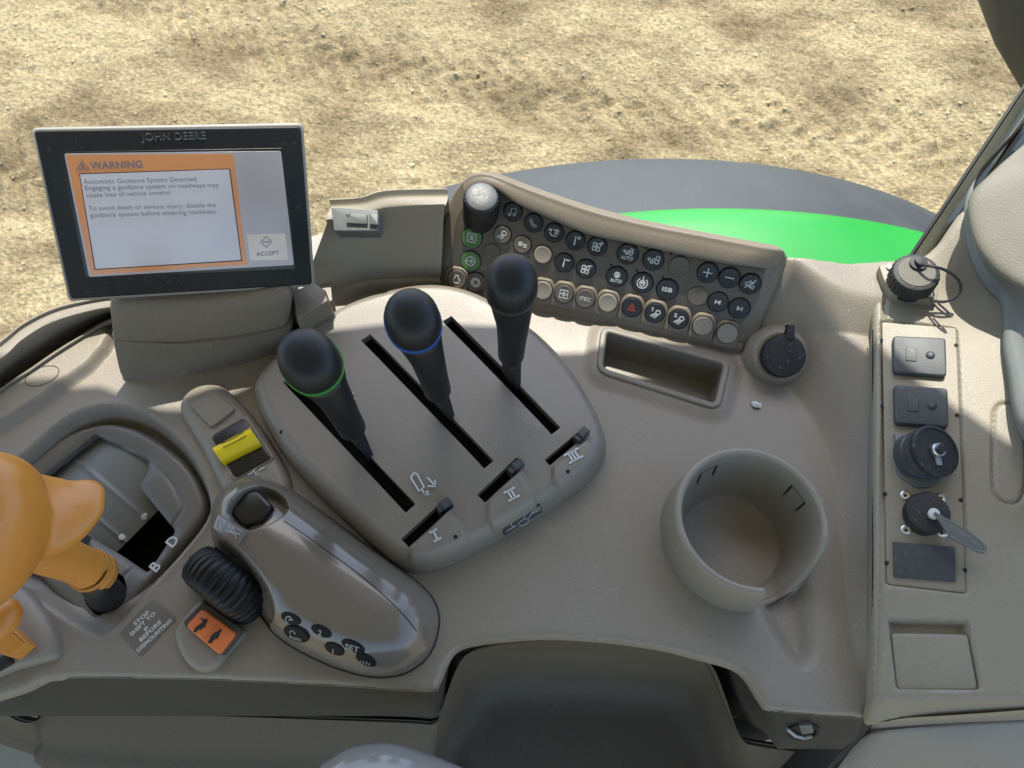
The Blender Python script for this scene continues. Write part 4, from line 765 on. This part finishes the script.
def wedge():
    A, B, C_, D_ = [P(x, y, .0170) for x, y in ((214, 446), (248, 428), (259, 444), (223, 462))]; t = (B - A).normalized(); s = (D_ - A); secs = []
    for k, z in ((-.05, .011), (0, .0145), (.18, .0205), (.42, .0232), (.6, .0228), (.85, .0195), (1.0, .0165), (1.03, .011)):
        a = A + s * k; b = B + (C_ - B) * k; secs.append([Vector((p.x, p.y, z)) for p in (a, a.lerp(b, .04) + Vector((0, 0, .0006)), a.lerp(b, .96) + Vector((0, 0, .0006)), b)])
    rows = [[v.copy() for v in r] for r in secs]; o = grid_patch('yellow_rocker', rows, M['yellow'], yp, 3, 3, True, 50)
    for k, z in ((.30, .0232), (.55, .0238)):
        a = (A + s * k).lerp(B + (C_ - B) * k, .2); b = (A + s * k).lerp(B + (C_ - B) * k, .85); a.z = b.z = z - .0001; mk('grip_line', *tube_g([a, a.lerp(b, .5) + Vector((.0005, -.0005, 0)), b], .0003, 5), M['ink'], o)
wedge()
sub, L = pxl([[(245, 478), (250, 474)], [(250, 475.5), (254, 471), (257, 475), (253, 478), (250, 475.5)], [(253, 470), (256, 468.5)], [(260, 470), (264, 468)]], .0108); mk('symbol', *stroke_g(sub, L, .0011, .0004, .0004), M['white'], yp, False)
# orange hare / tortoise rocker
orr = thing('speed_rocker', 'orange rocker switch with black hare and tortoise symbols in a grey frame', 'switch', P(210, 630))
HF('frame_pad', DECK, ccw([Vector(q.xy) for q in catmull([P(x, y, .002) for x, y in [(175, 636), (182, 620), (200, 601), (210, 602), (240, 625), (245, 634), (228, 655), (218, 668), (200, 672), (184, 660)]], 4)]), lambda X, Y, s: .001 + .006 * qedge(s, .007), .001, M['deck'], orr, (), .004)
slab('switch_frame', DECK, [(182, 623), (203, 601), (243, 630), (222, 656)], .004, .0088, M['low'], orr, .0008, .003)
OP = Plane((0, 0, .0088), (0, 0, 1)); rk_ = slab('rocker', OP, [(185.5, 626), (202.5, 608), (236, 633), (219, 654.5)], -.001, .0032, M['orange'], orr, .0012, .0028)
ln = [OP.uv(203.5, 639.5, .0033), OP.uv(219, 622.5, .0033)]; mk('middle_line', *stroke_g(OP, [ln], .0004, .003, .0002), M['orange'], rk_, False)
sub = Plane((0, 0, .0122), (0, 0, 1))
hare = [(193, 631.5), (195.5, 627), (199, 624.5), (203, 621.5), (199.5, 617.5), (204, 619), (206.5, 618.3), (207.5, 621), (205, 624), (205.5, 628), (203, 626.6), (200.5, 630.5), (199, 629), (195, 632.5)]
tort = [(207, 643.5), (209, 640), (210.5, 636), (214, 632.5), (218, 631), (220, 628.8), (222, 629.8), (219.8, 633), (218.5, 636.5), (217.5, 639), (215.5, 638.5), (212.5, 641), (211.5, 643.5), (209.5, 642.5)]
for im in (hare, tort): slab('animal_symbol', sub, im, -.0004, .0002, M['ink'], rk_, .0001, 0)

# ---------------------------------------------------------------- speed control pod
sp = thing('speed_control_pod', 'glossy brown hand rest pod with ribbed black thumbwheel and six small oval buttons', 'control pod', P(320, 590))
pod_px = [(213, 525), (217, 505), (230, 490), (250, 478), (272, 481), (297, 494), (330, 518), (368, 546), (403, 571), (426, 590), (437, 608), (438, 628), (430, 652), (415, 667), (396, 675), (370, 676), (338, 668), (300, 651), (275, 634), (262, 618), (238, 590), (218, 560)]
po = ccw([Vector(q.xy) for q in catmull([P(x, y, .003) for x, y in pod_px], 4)])
rec = catmull([Vector(P(x, y, .036).xy) for x, y in [(226, 512), (242, 489), (262, 482), (280, 491), (287, 508), (271, 525), (246, 531)]], 4); rec = ccw(rec)
wheel_c = P(222, 582, .016); wdir = (P(262, 612, .016) - P(186, 552, .016)); wdir.z = 0; wdir.normalize(); wax = Vector((-wdir.y, wdir.x, 0))
wrec = ccw([Vector(q.xy) for q in catmull([P(x, y, .02) for x, y in [(180, 565), (186, 545), (205, 538), (235, 552), (265, 585), (274, 612), (262, 622), (240, 618), (212, 602)]], 4)])
def pod_h(X, Y, s):
    h = .002 + .030 * qedge(s, .026) + .008 * sst(s / .045)
    r = sdf(rec, X, Y); h -= .012 * sst(r / .0035)
    r = sdf(wrec, X, Y); h -= .013 * sst((r + .003) / .007)
    return h
podo = HF('pod_body', DECK, po, pod_h, .0009, M['pod'], sp, (), .006)
rim_ = [P(x, y, .0015) for x, y in [(262, 622), (275, 636), (300, 653), (338, 670), (370, 678), (397, 677), (417, 669), (432, 654), (440, 630), (439, 607)]]; mk('base_seam', *tube_g([Vector((q.x, q.y, .0006)) for q in po], .0008, 6, True), M['void'], sp)
sl_ = [surf(podo, x, y)[0] for x, y in [(284, 521), (305, 535), (330, 553), (355, 571), (380, 592), (400, 611), (415, 629), (426, 647)]]
mk('split_line', *tube_g(catmull(sl_, 4, False), .00032, 6), M['void'], sp)
def wheel():
    n = 34; prof = [(.010, -.0150), (.019, -.0145), (.0235, -.0125), (.0262, -.008), (.0275, 0), (.0262, .008), (.0235, .0125), (.019, .0145), (.010, .0150)]; R0 = 1.0
    V, Fc = lathe_g(wheel_c + Vector((0, 0, -.009)), wax, [(r * 1.15, h) for r, h in prof], n * 8, None, lambda i, j: 1.0 if (j % 8) < 5 else .95)
    mk('thumbwheel', V, Fc, nmat('wheel_black', (.004, .0045, .005), .42, spec=.3), sp, True, 70)
wheel()
rp = Plane((0, 0, .028), (0, 0, 1)); 
V = [];
rb = ccw(rounded([Vector(P(x, y, .03).xy) for x, y in [(230, 513), (243, 492), (258, 490), (273, 506), (262, 522), (244, 527)]], .003, 4))
mk('thumb_rocker', *slab_g(rp, rb, -.006, .003, .0025), M['blackg'], sp)
mk('symbol_plate', *slab_g(Plane((0, 0, .0355), (-.25, -.1, .95)), poly2(Plane((0, 0, .0355), (-.25, -.1, .95)), [(213, 531), (218, 515), (243, 532), (238, 544)], 0, .002), -.006, .0012, .0006), M['pod'], sp) if False else None
NP = Plane(*surf(podo, 228, 531)); npz = slab('symbol_plate', NP, [(212, 528), (218, 514), (244, 532), (237, 545)], -.004, .0008, M['pod'], sp, .0005, .002)
mk('symbol', *stroke_g(NP, [[NP.uv(*p, .001) for p in l] for l in ([(216, 527), (219, 519), (223, 530), (226, 522)], [(229, 525), (233, 534)], [(233, 527), (236, 538)], [(226, 531), (240, 534)])], .0009, .0008, .0003), M['dull'], npz, False)
for k, (x, y, rx, ry, ic) in enumerate([(289, 620, 11, 6.5, 'resume'), (294.5, 636, 14, 8, 'auto'), (320, 632.5, 11.5, 6.5, '2'), (333, 651, 11, 6.5, '1'), (352, 648, 13, 6.5, 'SET'), (365, 662.5, 11.5, 6, 'bars')]):
    OPp = Plane(*surf(podo, x, y)); a0 = 0
    q = []
    for i in range(28): a = 2 * math.pi * i / 28; dx, dy = rx * .97 * math.cos(a), ry * .80 * math.sin(a); q.append(OPp.uv(x + dx * math.cos(.45) - dy * math.sin(.45), y + dx * math.sin(.45) + dy * math.cos(.45), .002))
    q = ccw([Vector(v) for v in q]); b = mk('oval_button', *slab_g(OPp, q, -.008, .0007, .0005), M['oval'], sp)
    A, B = OPp.hit(x - 5, y - .5, .0009), OPp.hit(x + 5, y + 2.3, .0009); ex = (B - A).normalized(); ey = OPp.n.cross(ex); sub = Plane(OPp.hit(x, y, .0009), OPp.n, ex)
    if ic in ('2', '1', 'SET'): text_obj('lettering', ic, sub.w(0, -.002), ex, ey, M['inkg'], b, size=.0052 if ic != 'SET' else .0058, bold=.02, align='CENTER')
    elif ic == 'auto': text_obj('lettering', 'Auto', sub.w(0, -.003), ex, ey, M['inkg'], b, size=.0045, bold=.02, align='CENTER'); mk('symbol', *stroke_g(sub, [arc(-.001, .0022, .002, 0, 200, 8)], .0005), M['inkg'], b, False)
    else: mk('symbol', *stroke_g(sub, [arc(0, 0, .0024, 20, 250, 10), [(.0, .0), (.003, .001)]] if ic == 'resume' else [[(-.003, -.001), (-.003, .001)], [(-.001, -.001), (-.001, .0015)], [(.001, -.001), (.001, .0015)], [(.003, -.001), (.003, .001)]], .0006), M['inkg'], b, False)

# ---------------------------------------------------------------- round socket cap on the deck slope, paper scrap, lock
pc = thing('power_outlet', 'round black flip cap on the power socket right of the switch panel', 'socket cap', P(785, 358, .01))
CPn = Vector((-.12, -.50, .86)).normalized(); cc_ = Plane(P(783, 356, .022), CPn)
lathe('boss', cc_.w(0, 0, -.006), CPn, [(.027, -.012), (.0225, -.004), (.0200, -.0012), (.0188, -.0004), (.017, -.001)], M['deck'], pc, 48, sharp=70)
cr = .0162; lathe('cap', cc_.w(0, 0, -.002), CPn, [(cr * 1.03, -.004), (cr * 1.03, .005), (cr * .98, .0065), (cr * .9, .007), (cr * .3, .0072)], M['rubber'], pc, 40, lambda i, j: 1 + (.02 if j % 5 == 0 else 0))
slab('flip_tab', cc_, [(786, 338), (788, 324), (795, 325), (795, 340)], -.002, .006, M['rubber'], pc, .0008, .001)
pp = mk('paper_scrap', [P(751, 402, .001), P(755, 401, .003), P(762, 404, .0015), P(761, 408, .001), P(755, 407, .003), P(752, 405.5, .0008), P(756.5, 404, .0045)], [(0, 1, 6), (1, 2, 6), (2, 3, 6), (3, 4, 6), (4, 5, 6), (5, 0, 6)], M['paper'], None, False); tag(pp, 'tiny crumpled white scrap lying on the deck near the pocket', 'scrap')
lk = thing('catch', 'small dark metal latch set in the vertical face below the cup holder', 'latch', P(803, 731, -.03))
LKP = Plane(*surf(skirt, 803, 731)); lathe('recess', LKP.o, LKP.n, [(.0105, -.004), (.0105, .001), (.0085, .0013), (.0075, -.001)], M['void'], lk, 24)
slab('bolt', LKP, [(799, 726), (812, 725), (814, 733), (802, 735)], -.001, .003, M['chrome'], lk, .0006, .001); mk('spring', *tube_g([LKP.hit(x, y, .002) for x, y in ((787, 729), (795, 736), (804, 738), (812, 736))], .0012, 6), M['dull'], lk)

# ---------------------------------------------------------------- right side panel
S0 = P(872, 520, .036); SD = Plane(S0, (-.26, -.04, .96))
side = thing('side_panel', 'tall taupe trim panel under the window pillar right of the console', 'trim panel', P(940, 600, .0))
so_px = [(868, 716), (872.5, 700), (872.5, 600), (873, 500), (873, 400), (873, 330), (871, 290), (868, 266), (872, 261), (900, 259), (925, 255), (937, 246), (955, 222), (972, 210), (985, 218), (992, 268), (1006, 290), (1020, 306), (1024, 345), (1030, 378), (1036, 413), (1044, 440), (1090, 520), (1120, 700), (1024, 712), (940, 716), (905, 718), (880, 722)]
so2 = poly2(SD, [p for p in so_px], 0, .003, 3)
lidr = poly2(SD, [(886, 618), (970, 620), (984, 692), (895, 691)], 0, .003)
insr = poly2(SD, [(879, 318), (959, 325), (970, 596), (884, 586)], 0, .004)
slot_o = [SD.uv(x, y) for x, y in [(994, 412), (1000, 404), (1012, 404), (1022, 414), (1026, 440), (1026, 480), (1020, 500), (1008, 503), (997, 495), (993, 480), (994, 412)]]
def side_h(X, Y, s):
    h = -.006 * (1 - qedge(s, .007)); h -= .007 * sst(sdf(lidr, X, Y) / .004); h -= .0032 * sst(sdf(insr, X, Y) / .0022)
    g = [SD.uv(x, y) for x, y in [(876, 262), (884, 300), (884, 400), (881, 600), (879, 700)]]; d = dseg(g, X, Y); h -= .0022 * np.exp(-(d / .0016) ** 2)
    d = dseg(catmull2(slot_o), X, Y); h -= .0018 * np.exp(-(d / .0009) ** 2)
    # hollow rising towards the pillar
    cx, cy = SD.uv(965, 300); d = np.hypot(X - cx, Y - cy); pv = SD.uv(950, 215); t = sst((Y - SD.uv(950, 300)[1]) / .09); h += .016 * t * sst((X - SD.uv(900, 280)[0]) / .05)
    h -= .006 * np.exp(-(d / .028) ** 2)
    lo = SD.uv(930, 694)[1]; h -= .012 * sst((lo - Y) / .012)
    return h
def catmull2(p): return [tuple(v) for v in catmull([Vector((a[0], a[1])) for a in p], 4, False)]
sideo = HF('panel_body', SD, so2, side_h, .0012, M['side'], side, (), .05)
lid = slab('flap_lid', SD, [(891, 633), (968, 634.5), (978, 690), (897, 690)], -.009, -.0015, M['side'], side, .0012, .003)
skp = thing('socket_plate', 'narrow inset plate holding two rubber flaps, a round plug and a toggle', 'socket plate', SD.hit(925, 450, -.003))
SQ = Plane(SD.w(0, 0, -.0034), SD.n, SD.ex)
slab('plate', SQ, [(882, 322), (956, 328), (966, 593), (887, 584)], -.001, .0016, M['side'], skp, .0004, .002)
for x, y in ((881.5, 340), (956, 345), (882, 406), (957, 415), (885, 494), (961, 500), (887, 563), (965, 570)): lathe('snap_clip', SQ.hit(x, y, .0018), SQ.n, [(.0013, -.001), (.0013, .0004), (.0006, .0005)], M['void'], skp, 8)
for k, q in enumerate(([(893, 335.5), (946, 337.5), (947, 376), (893.5, 372)], [(894, 384.5), (948, 388), (949, 427), (895, 423)])):
    f = slab('rubber_flap', SQ, q, .001, .0065, M['flap'], skp, .0014, .003); f['label'] = ('upper grey rubber socket flap', 'lower grey rubber socket flap')[k]
    cx, cy = sum(p[0] for p in q) / 4, sum(p[1] for p in q) / 4
    lathe('dimple', SQ.hit(cx + 10.5, cy, .0065), SQ.n, [(.0032, -.001), (.0030, .0006), (.0018, .0015), (.0008, .0017)], M['flap'], f, 20, sharp=0)
    slab('tab', SQ, [(cx - 14, cy - 8), (cx - 3, cy - 7), (cx - 3, cy + 6), (cx - 14, cy + 5)], .0064, .0072, M['flap'], f, .0003, .0005)
slab('blank_cover', SQ, [(893, 541.5), (955, 546.5), (956, 581.5), (894, 576.5)], .001, .0034, M['flap'], skp, .0004, .0008)
# seven pin plug
pg = thing('round_plug', 'grey round multi-pin plug with a bright centre screw in the socket plate', 'plug', SQ.hit(915, 455, .002)); base = SQ.hit(914, 457, .002); topc = P(932, 458.5, .095 if False else .082); ax = (topc - base).normalized()
ax = (SQ.n * .9 + Vector((.42, -.12, 0))).normalized()
slab('gasket', SQ, [(894, 431), (904, 434), (932, 432), (945, 445), (950, 470), (935, 486), (916, 488), (897, 474)], .001, .004, M['chrome'], pg, .0008, .004)
lathe('shell', SQ.hit(916, 457, .002), ax, [(.0165, -.002), (.0165, .005), (.0155, .006), (.0155, .010), (.0178, .0105), (.0178, .016), (.0165, .0175)], M['flap'], pg, 40)
hd_ = SQ.hit(916, 457, .002) + ax * .0175; lathe('face', hd_, ax, [(.0178, -.002), (.0178, .001), (.0168, .002), (.0155, .0021), (.0152, .0012), (.004, .0012)], M['rubber'], pg, 48)
lathe('centre_screw', hd_ + ax * .001, ax, [(.005, 0), (.005, .003), (.0044, .004), (.002, .004)], M['metal'], pg, 20); lathe('screw_tip', hd_ + ax * .004, ax, [(.003, 0), (.0028, .0028), (.0010, .003)], M['rubber'], pg, 12, lambda i, j: 1 + (.25 if j % 3 == 0 else 0))
hp = Plane(hd_ + ax * .0015, ax, (1, 0, 0)); mk('latch_bar', *slab_g(hp, ccw([Vector(q) for q in ((-.002, -.010), (.002, -.010), (.0022, -.003), (-.0022, -.003))]), -.001, .001, .0003), M['dull'], pg, False)
# toggle
tg = thing('rotary_toggle', 'black round isolator with long flat grey key lever below the plug', 'toggle', SQ.hit(926, 514, .002)); tc0 = SQ.hit(925, 515, .002)
lathe('body', tc0, SQ.n, [(.0138, -.001), (.0138, .006), (.0125, .0085), (.008, .009)], M['rubber'], tg, 36, lambda i, j: 1 + (.05 if 4 < j < 9 or 22 < j < 27 else 0)); hub = SQ.hit(933.5, 514, .012)
lathe('hub', hub - SQ.n * .004, SQ.n, [(.0034, 0), (.0034, .006), (.002, .0065)], M['white'], tg, 20)
hh = .0165; loop = [SQ.hit(x, y, hh) for x, y in ((934, 513), (948, 521), (966, 531), (982, 544), (985, 550), (980, 552), (965, 545), (948, 536))]; mk('key_lever', *tube_g(catmull(loop, 4, False), .0011, 8), M['chrome'], tg)
mk('key_web', *slab_g(Plane(SQ.w(0, 0, hh), SQ.n, SQ.ex), poly2(SQ, [(934, 514), (948, 522), (966, 532), (981, 544), (984, 549), (980, 551), (965, 544), (948, 535)], hh, .0005), -.0006, .0006, .0002), M['chrome'], tg)
for x, y in ((905.5, 495.5), (941, 498), (906, 530), (942, 533)):
    s_ = lathe('screw', SQ.hit(x, y, .0018), SQ.n, [(.0033, -.001), (.0033, .0008), (.0024, .0014), (.0012, .0012)], M['metal'], skp, 16); lathe('screw_socket', SQ.hit(x, y, .0034), SQ.n, [(.0011, -.001), (.0010, .0002)], M['void'], s_, 6)
# tethered connector cap
sp_, sn_ = surf(sideo, 911, 285); kc_ = thing('connector', 'large ribbed black connector cap on a square metal flange with a looped strap', 'connector cap', sp_)
TN = (Vector((-.14, -.06, .98))).normalized(); TP = Plane(sp_ + TN * .0055, TN, SD.ex)
slab('flange', TP, [(879, 265), (896, 262), (939, 291), (937, 301), (893, 295), (884, 280)], -.012, .0015, nmat('flange_paint', (.20, .175, .125), .5, bump=.3, dust=.3), kc_, .0005, .002)
tcen = TP.hit(909, 284, .001); tr = .0165
capo = lathe('cap', tcen, TN, [(tr * .84, -.004), (tr * .86, .002), (tr * 1.0, .0035), (tr, .0145), (tr * .95, .0160), (tr * .84, .0167), (tr * .3, .0169)], M['rubber'], kc_, 90, lambda i, j: 1 + (.035 if (j % 3 == 0 and 1 < i < 4) else 0), 30)
lathe('cap_disc', tcen + TN * .0167, TN, [(tr * .8, -.0004), (tr * .78, .0006), (tr * .1, .0007)], nmat('dusty_disc', (.085, .078, .058), .6, var=.5, vscale=150), capo, 40)
kn = TP.hit(918, 264, .018); lathe('knob_pin', kn, TN, [(.0062, -.001), (.0062, .0022), (.0035, .0026), (.0032, .005), (.001, .0054)], M['rubber'], capo, 20)
st = [TP.hit(918, 264, .022)] + [P(x, y, z) for x, y, z in ((933, 266.5, .092), (945, 270, .090), (956, 277, .086), (961, 287, .080), (957, 296, .075), (946, 301.5, .071), (934, 301, .069))]
mk('strap', *tube_g(catmull(st, 5, False), .0011, 8), M['rubber'], kc_)
st = [P(x, y, z) for x, y, z in ((931, 301, .068), (941, 311, .070), (951, 317, .072), (949, 313, .072), (938, 303, .070))]; mk('dark_loop', *tube_g(catmull(st, 4, False), .0008, 6), M['rubber'], kc_)  # thin dark loop just below the strap
for x, y in ((890, 267.5), (898, 289), (930, 294.5)):
    lathe('flange_screw', TP.hit(x, y, .0015), TN, [(.0030, -.001), (.0030, .0010), (.002, .0016), (.0008, .0015)], M['metal'], kc_, 16)
# lower right shelf
sh_ = grid_patch('lower_trim', [[P(x, y, z) for x, y, z in r] for r in ([(869, 717, -.05), (884, 716, -.035), (950, 712, -.035), (1024, 708, -.03), (1100, 704, -.03)], [(868, 724, -.07), (880, 727, -.060), (950, 722, -.056), (1024, 719, -.050), (1100, 715, -.05)], [(862, 735, -.085), (876, 733, -.062), (950, 727.5, -.058), (1024, 724, -.052), (1100, 720, -.05)], [(845, 750, -.10), (862, 748, -.075), (950, 750, -.07), (1024, 748, -.065), (1100, 745, -.06)], [(812, 792, -.13), (832, 795, -.11), (940, 800, -.11), (1040, 800, -.10), (1120, 800, -.1)], [(780, 850, -.18), (800, 850, -.16), (940, 850, -.16), (1060, 850, -.16), (1140, 850, -.16)])], M['deck'], None, 4, 4)
tag(sh_, 'pale curved lower trim panel in the bottom right corner', 'trim panel')
# side panel front skirt
sf = [(868, 716, .014), (880, 722, .016), (905, 718, .022), (940, 716, .030), (1024, 710, .045), (1120, 700, .06)]
grid_patch('front_return', [[P(x, y, z - .006) for x, y, z in sf], [P(x, y, z - .006) + Vector((0, .003, -.03)) for x, y, z in sf], [P(x, y, z - .006) + Vector((0, .006, -.12)) for x, y, z in sf]], M['side'], side, 3, 3)
# window pillar with seals
wf = thing('window_frame', 'slanting grey green window post with black rubber seals at the cab rear', 'window frame', P(920, 262, .04))
def post(pa, pb, za, zb, mat, name, bulge=0):
    (a1, a2), (b1, b2) = pa, pb; A, B = P(*a1, za), P(*a2, za); C_, D_ = P(*b1, zb), P(*b2, zb); back = Vector((.022, .004, -.006)); ext = 2.6
    C2, D2_ = A + (C_ - A) * ext, B + (D_ - B) * ext
    def sec(p, q): m = (p + q) / 2 + Vector((-.3, -.8, .1)) * bulge; return [p, p.lerp(m, .6), m, q.lerp(m, .6), q, q + back, p + back]
    mk(name, *loft([sec(A, B), sec(A.lerp(C2, .5), B.lerp(D2_, .5)), sec(C2, D2_)], True, True), mat, wf, True, 50)
post(((903, 264), (907, 265)), ((1021, 88), (1026, 87)), .035, .120, M['seal'], 'outer_seal', .003)
post(((907, 266), (922, 268)), ((1026, 88), (1045, 84)), .036, .121, M['frame'], 'post', .002)
post(((920, 268), (930, 265)), ((1043, 86), (1060, 83)), .037, .118, M['seal'], 'inner_seal', .002)
# pillar trim: grey curved band and grained padded panel
e1 = [(1060, 60, .15), (1008, 138, .118), (984, 168, .100), (966, 196, .090), (964, 235, .080), (973, 266, .075), (986, 289, .073), (1001, 305, .073), (1003, 345, .074), (1009, 377, .075), (1015, 413, .076), (1030, 450, .078), (1060, 520, .08)]
e2 = [(1080, 30, .17), (1034, 108, .140), (1002, 145, .124), (979, 172, .113), (972, 200, .107), (978, 240, .100), (990, 264, .098), (1008, 280, .098), (1030, 294, .10), (1045, 320, .105), (1060, 350, .11), (1080, 400, .12), (1120, 480, .13)]
grid_patch('pillar_foot', [[P(*q) for q in r] for r in ([(924, 272, .038), (936, 250, .046), (952, 226, .060), (975, 192, .080), (1004, 150, .102), (1056, 66, .145)], [(938, 286, .046), (945, 260, .056), (959, 230, .070), (980, 194, .088), (1008, 150, .108), (1060, 66, .147)], [(962, 292, .048), (962, 258, .061), (964, 228, .078), (980, 188, .096), (1010, 146, .118), (1064, 64, .15)])], M['side'], side, 5, 5)
tr_ = thing('pillar_trim', 'grained beige padded panel with smooth grey border at the right edge', 'pillar trim', P(1000, 300, .05))
A_ = [P(*q) for q in e1]; B_ = [P(*q) for q in e2]; grid_patch('grey_border', [[p + (p - CAM).normalized() * .03 for p in A_], A_, [a.lerp(b, .5) + Vector((.006, .004, -.004)) for a, b in zip(A_, B_)], B_], M['trimg'], tr_, 4, 4)
C0 = [(1090, 50, .18), (1046, 122, .145), (992, 172, .124), (969, 200, .116), (974, 240, .108), (991, 266, .105), (1010, 281, .105), (1034, 297, .107), (1050, 330, .11)]
c0 = [P(*q) for q in C0]; c1 = [p + Vector((.014, .004, .010)) for p in c0]; c2 = [p + Vector((.05, .0, .020)) for p in c0]; c3 = [p + Vector((.14, -.01, .025)) for p in c0]; cm = [p + (p - CAM).normalized() * .02 + Vector((.004, 0, 0)) for p in c0]; cm2 = [p + (p - CAM).normalized() * .06 + Vector((.01, 0, 0)) for p in c0]
grid_patch('padded_panel', [cm2, cm, c0, c1, c2, c3], M['leather'], tr_, 5, 5)
# armrest tip and cab floor
ar = thing('armrest', 'glossy grey rounded armrest end poking in at the bottom edge', 'armrest', (-.12, -.02, -.06))
arq = [(312, 775), (328, 757), (350, 745), (376, 741.5), (400, 744), (432, 755), (470, 772), (500, 800), (480, 860), (380, 880), (300, 850)]
ao = ccw([Vector(q.xy) for q in catmull([P(x, y, .03) for x, y in arq], 4)]); HF('shell', Plane((0, 0, .02), (0, 0, 1)), ao, lambda X, Y, s: .022 * qedge(s, .028), .0014, M['seat'], ar, (), .03)
fl = mk('cab_floor', [(-.9, -.9, -.62), (.6, -.9, -.62), (.6, .30, -.62), (-.9, .30, -.62), (-.9, -.9, -.66), (.6, -.9, -.66), (.6, .30, -.66), (-.9, .30, -.66)], [(0, 1, 2, 3), (4, 7, 6, 5), (0, 4, 5, 1), (1, 5, 6, 2), (2, 6, 7, 3), (3, 7, 4, 0)], M['mat'], None, False); tag(fl, 'pale beige floor mat below the console', kind='structure')
# body side under the window
CS = [(-.9, .02), (-.45, .21), (-.34, .29), (-.25, .34), (-.15, .37), (0, .39), (.2, .36), (.34, .33), (.6, .28)]
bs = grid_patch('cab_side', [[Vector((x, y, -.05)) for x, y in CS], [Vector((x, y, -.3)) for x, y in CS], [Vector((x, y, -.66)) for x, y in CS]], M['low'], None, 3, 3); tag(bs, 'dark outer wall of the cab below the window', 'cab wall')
sm2 = [P(872.6, y, z) for y, z in ((330, .050), (400, .0395), (470, .034), (540, .031), (600, .027), (660, .020), (700, .010), (716, .006))]
mk('seam_gap', *tube_g(catmull(sm2, 4, False), .0005, 6), M['void'], side)
ca_ = [P(866, 717, -.006), P(858, 730, -.03), P(848, 745, -.06), P(820, 775, -.09)]; cb_ = [P(872, 717, -.03), P(872, 728, -.09), P(858, 750, -.12), P(826, 790, -.15)]
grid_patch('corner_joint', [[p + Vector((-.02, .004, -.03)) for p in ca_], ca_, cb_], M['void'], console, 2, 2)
fw_ = [P(x, y, -.10) for x, y in ((690, 640), (720, 660), (760, 690), (800, 715), (850, 722))]
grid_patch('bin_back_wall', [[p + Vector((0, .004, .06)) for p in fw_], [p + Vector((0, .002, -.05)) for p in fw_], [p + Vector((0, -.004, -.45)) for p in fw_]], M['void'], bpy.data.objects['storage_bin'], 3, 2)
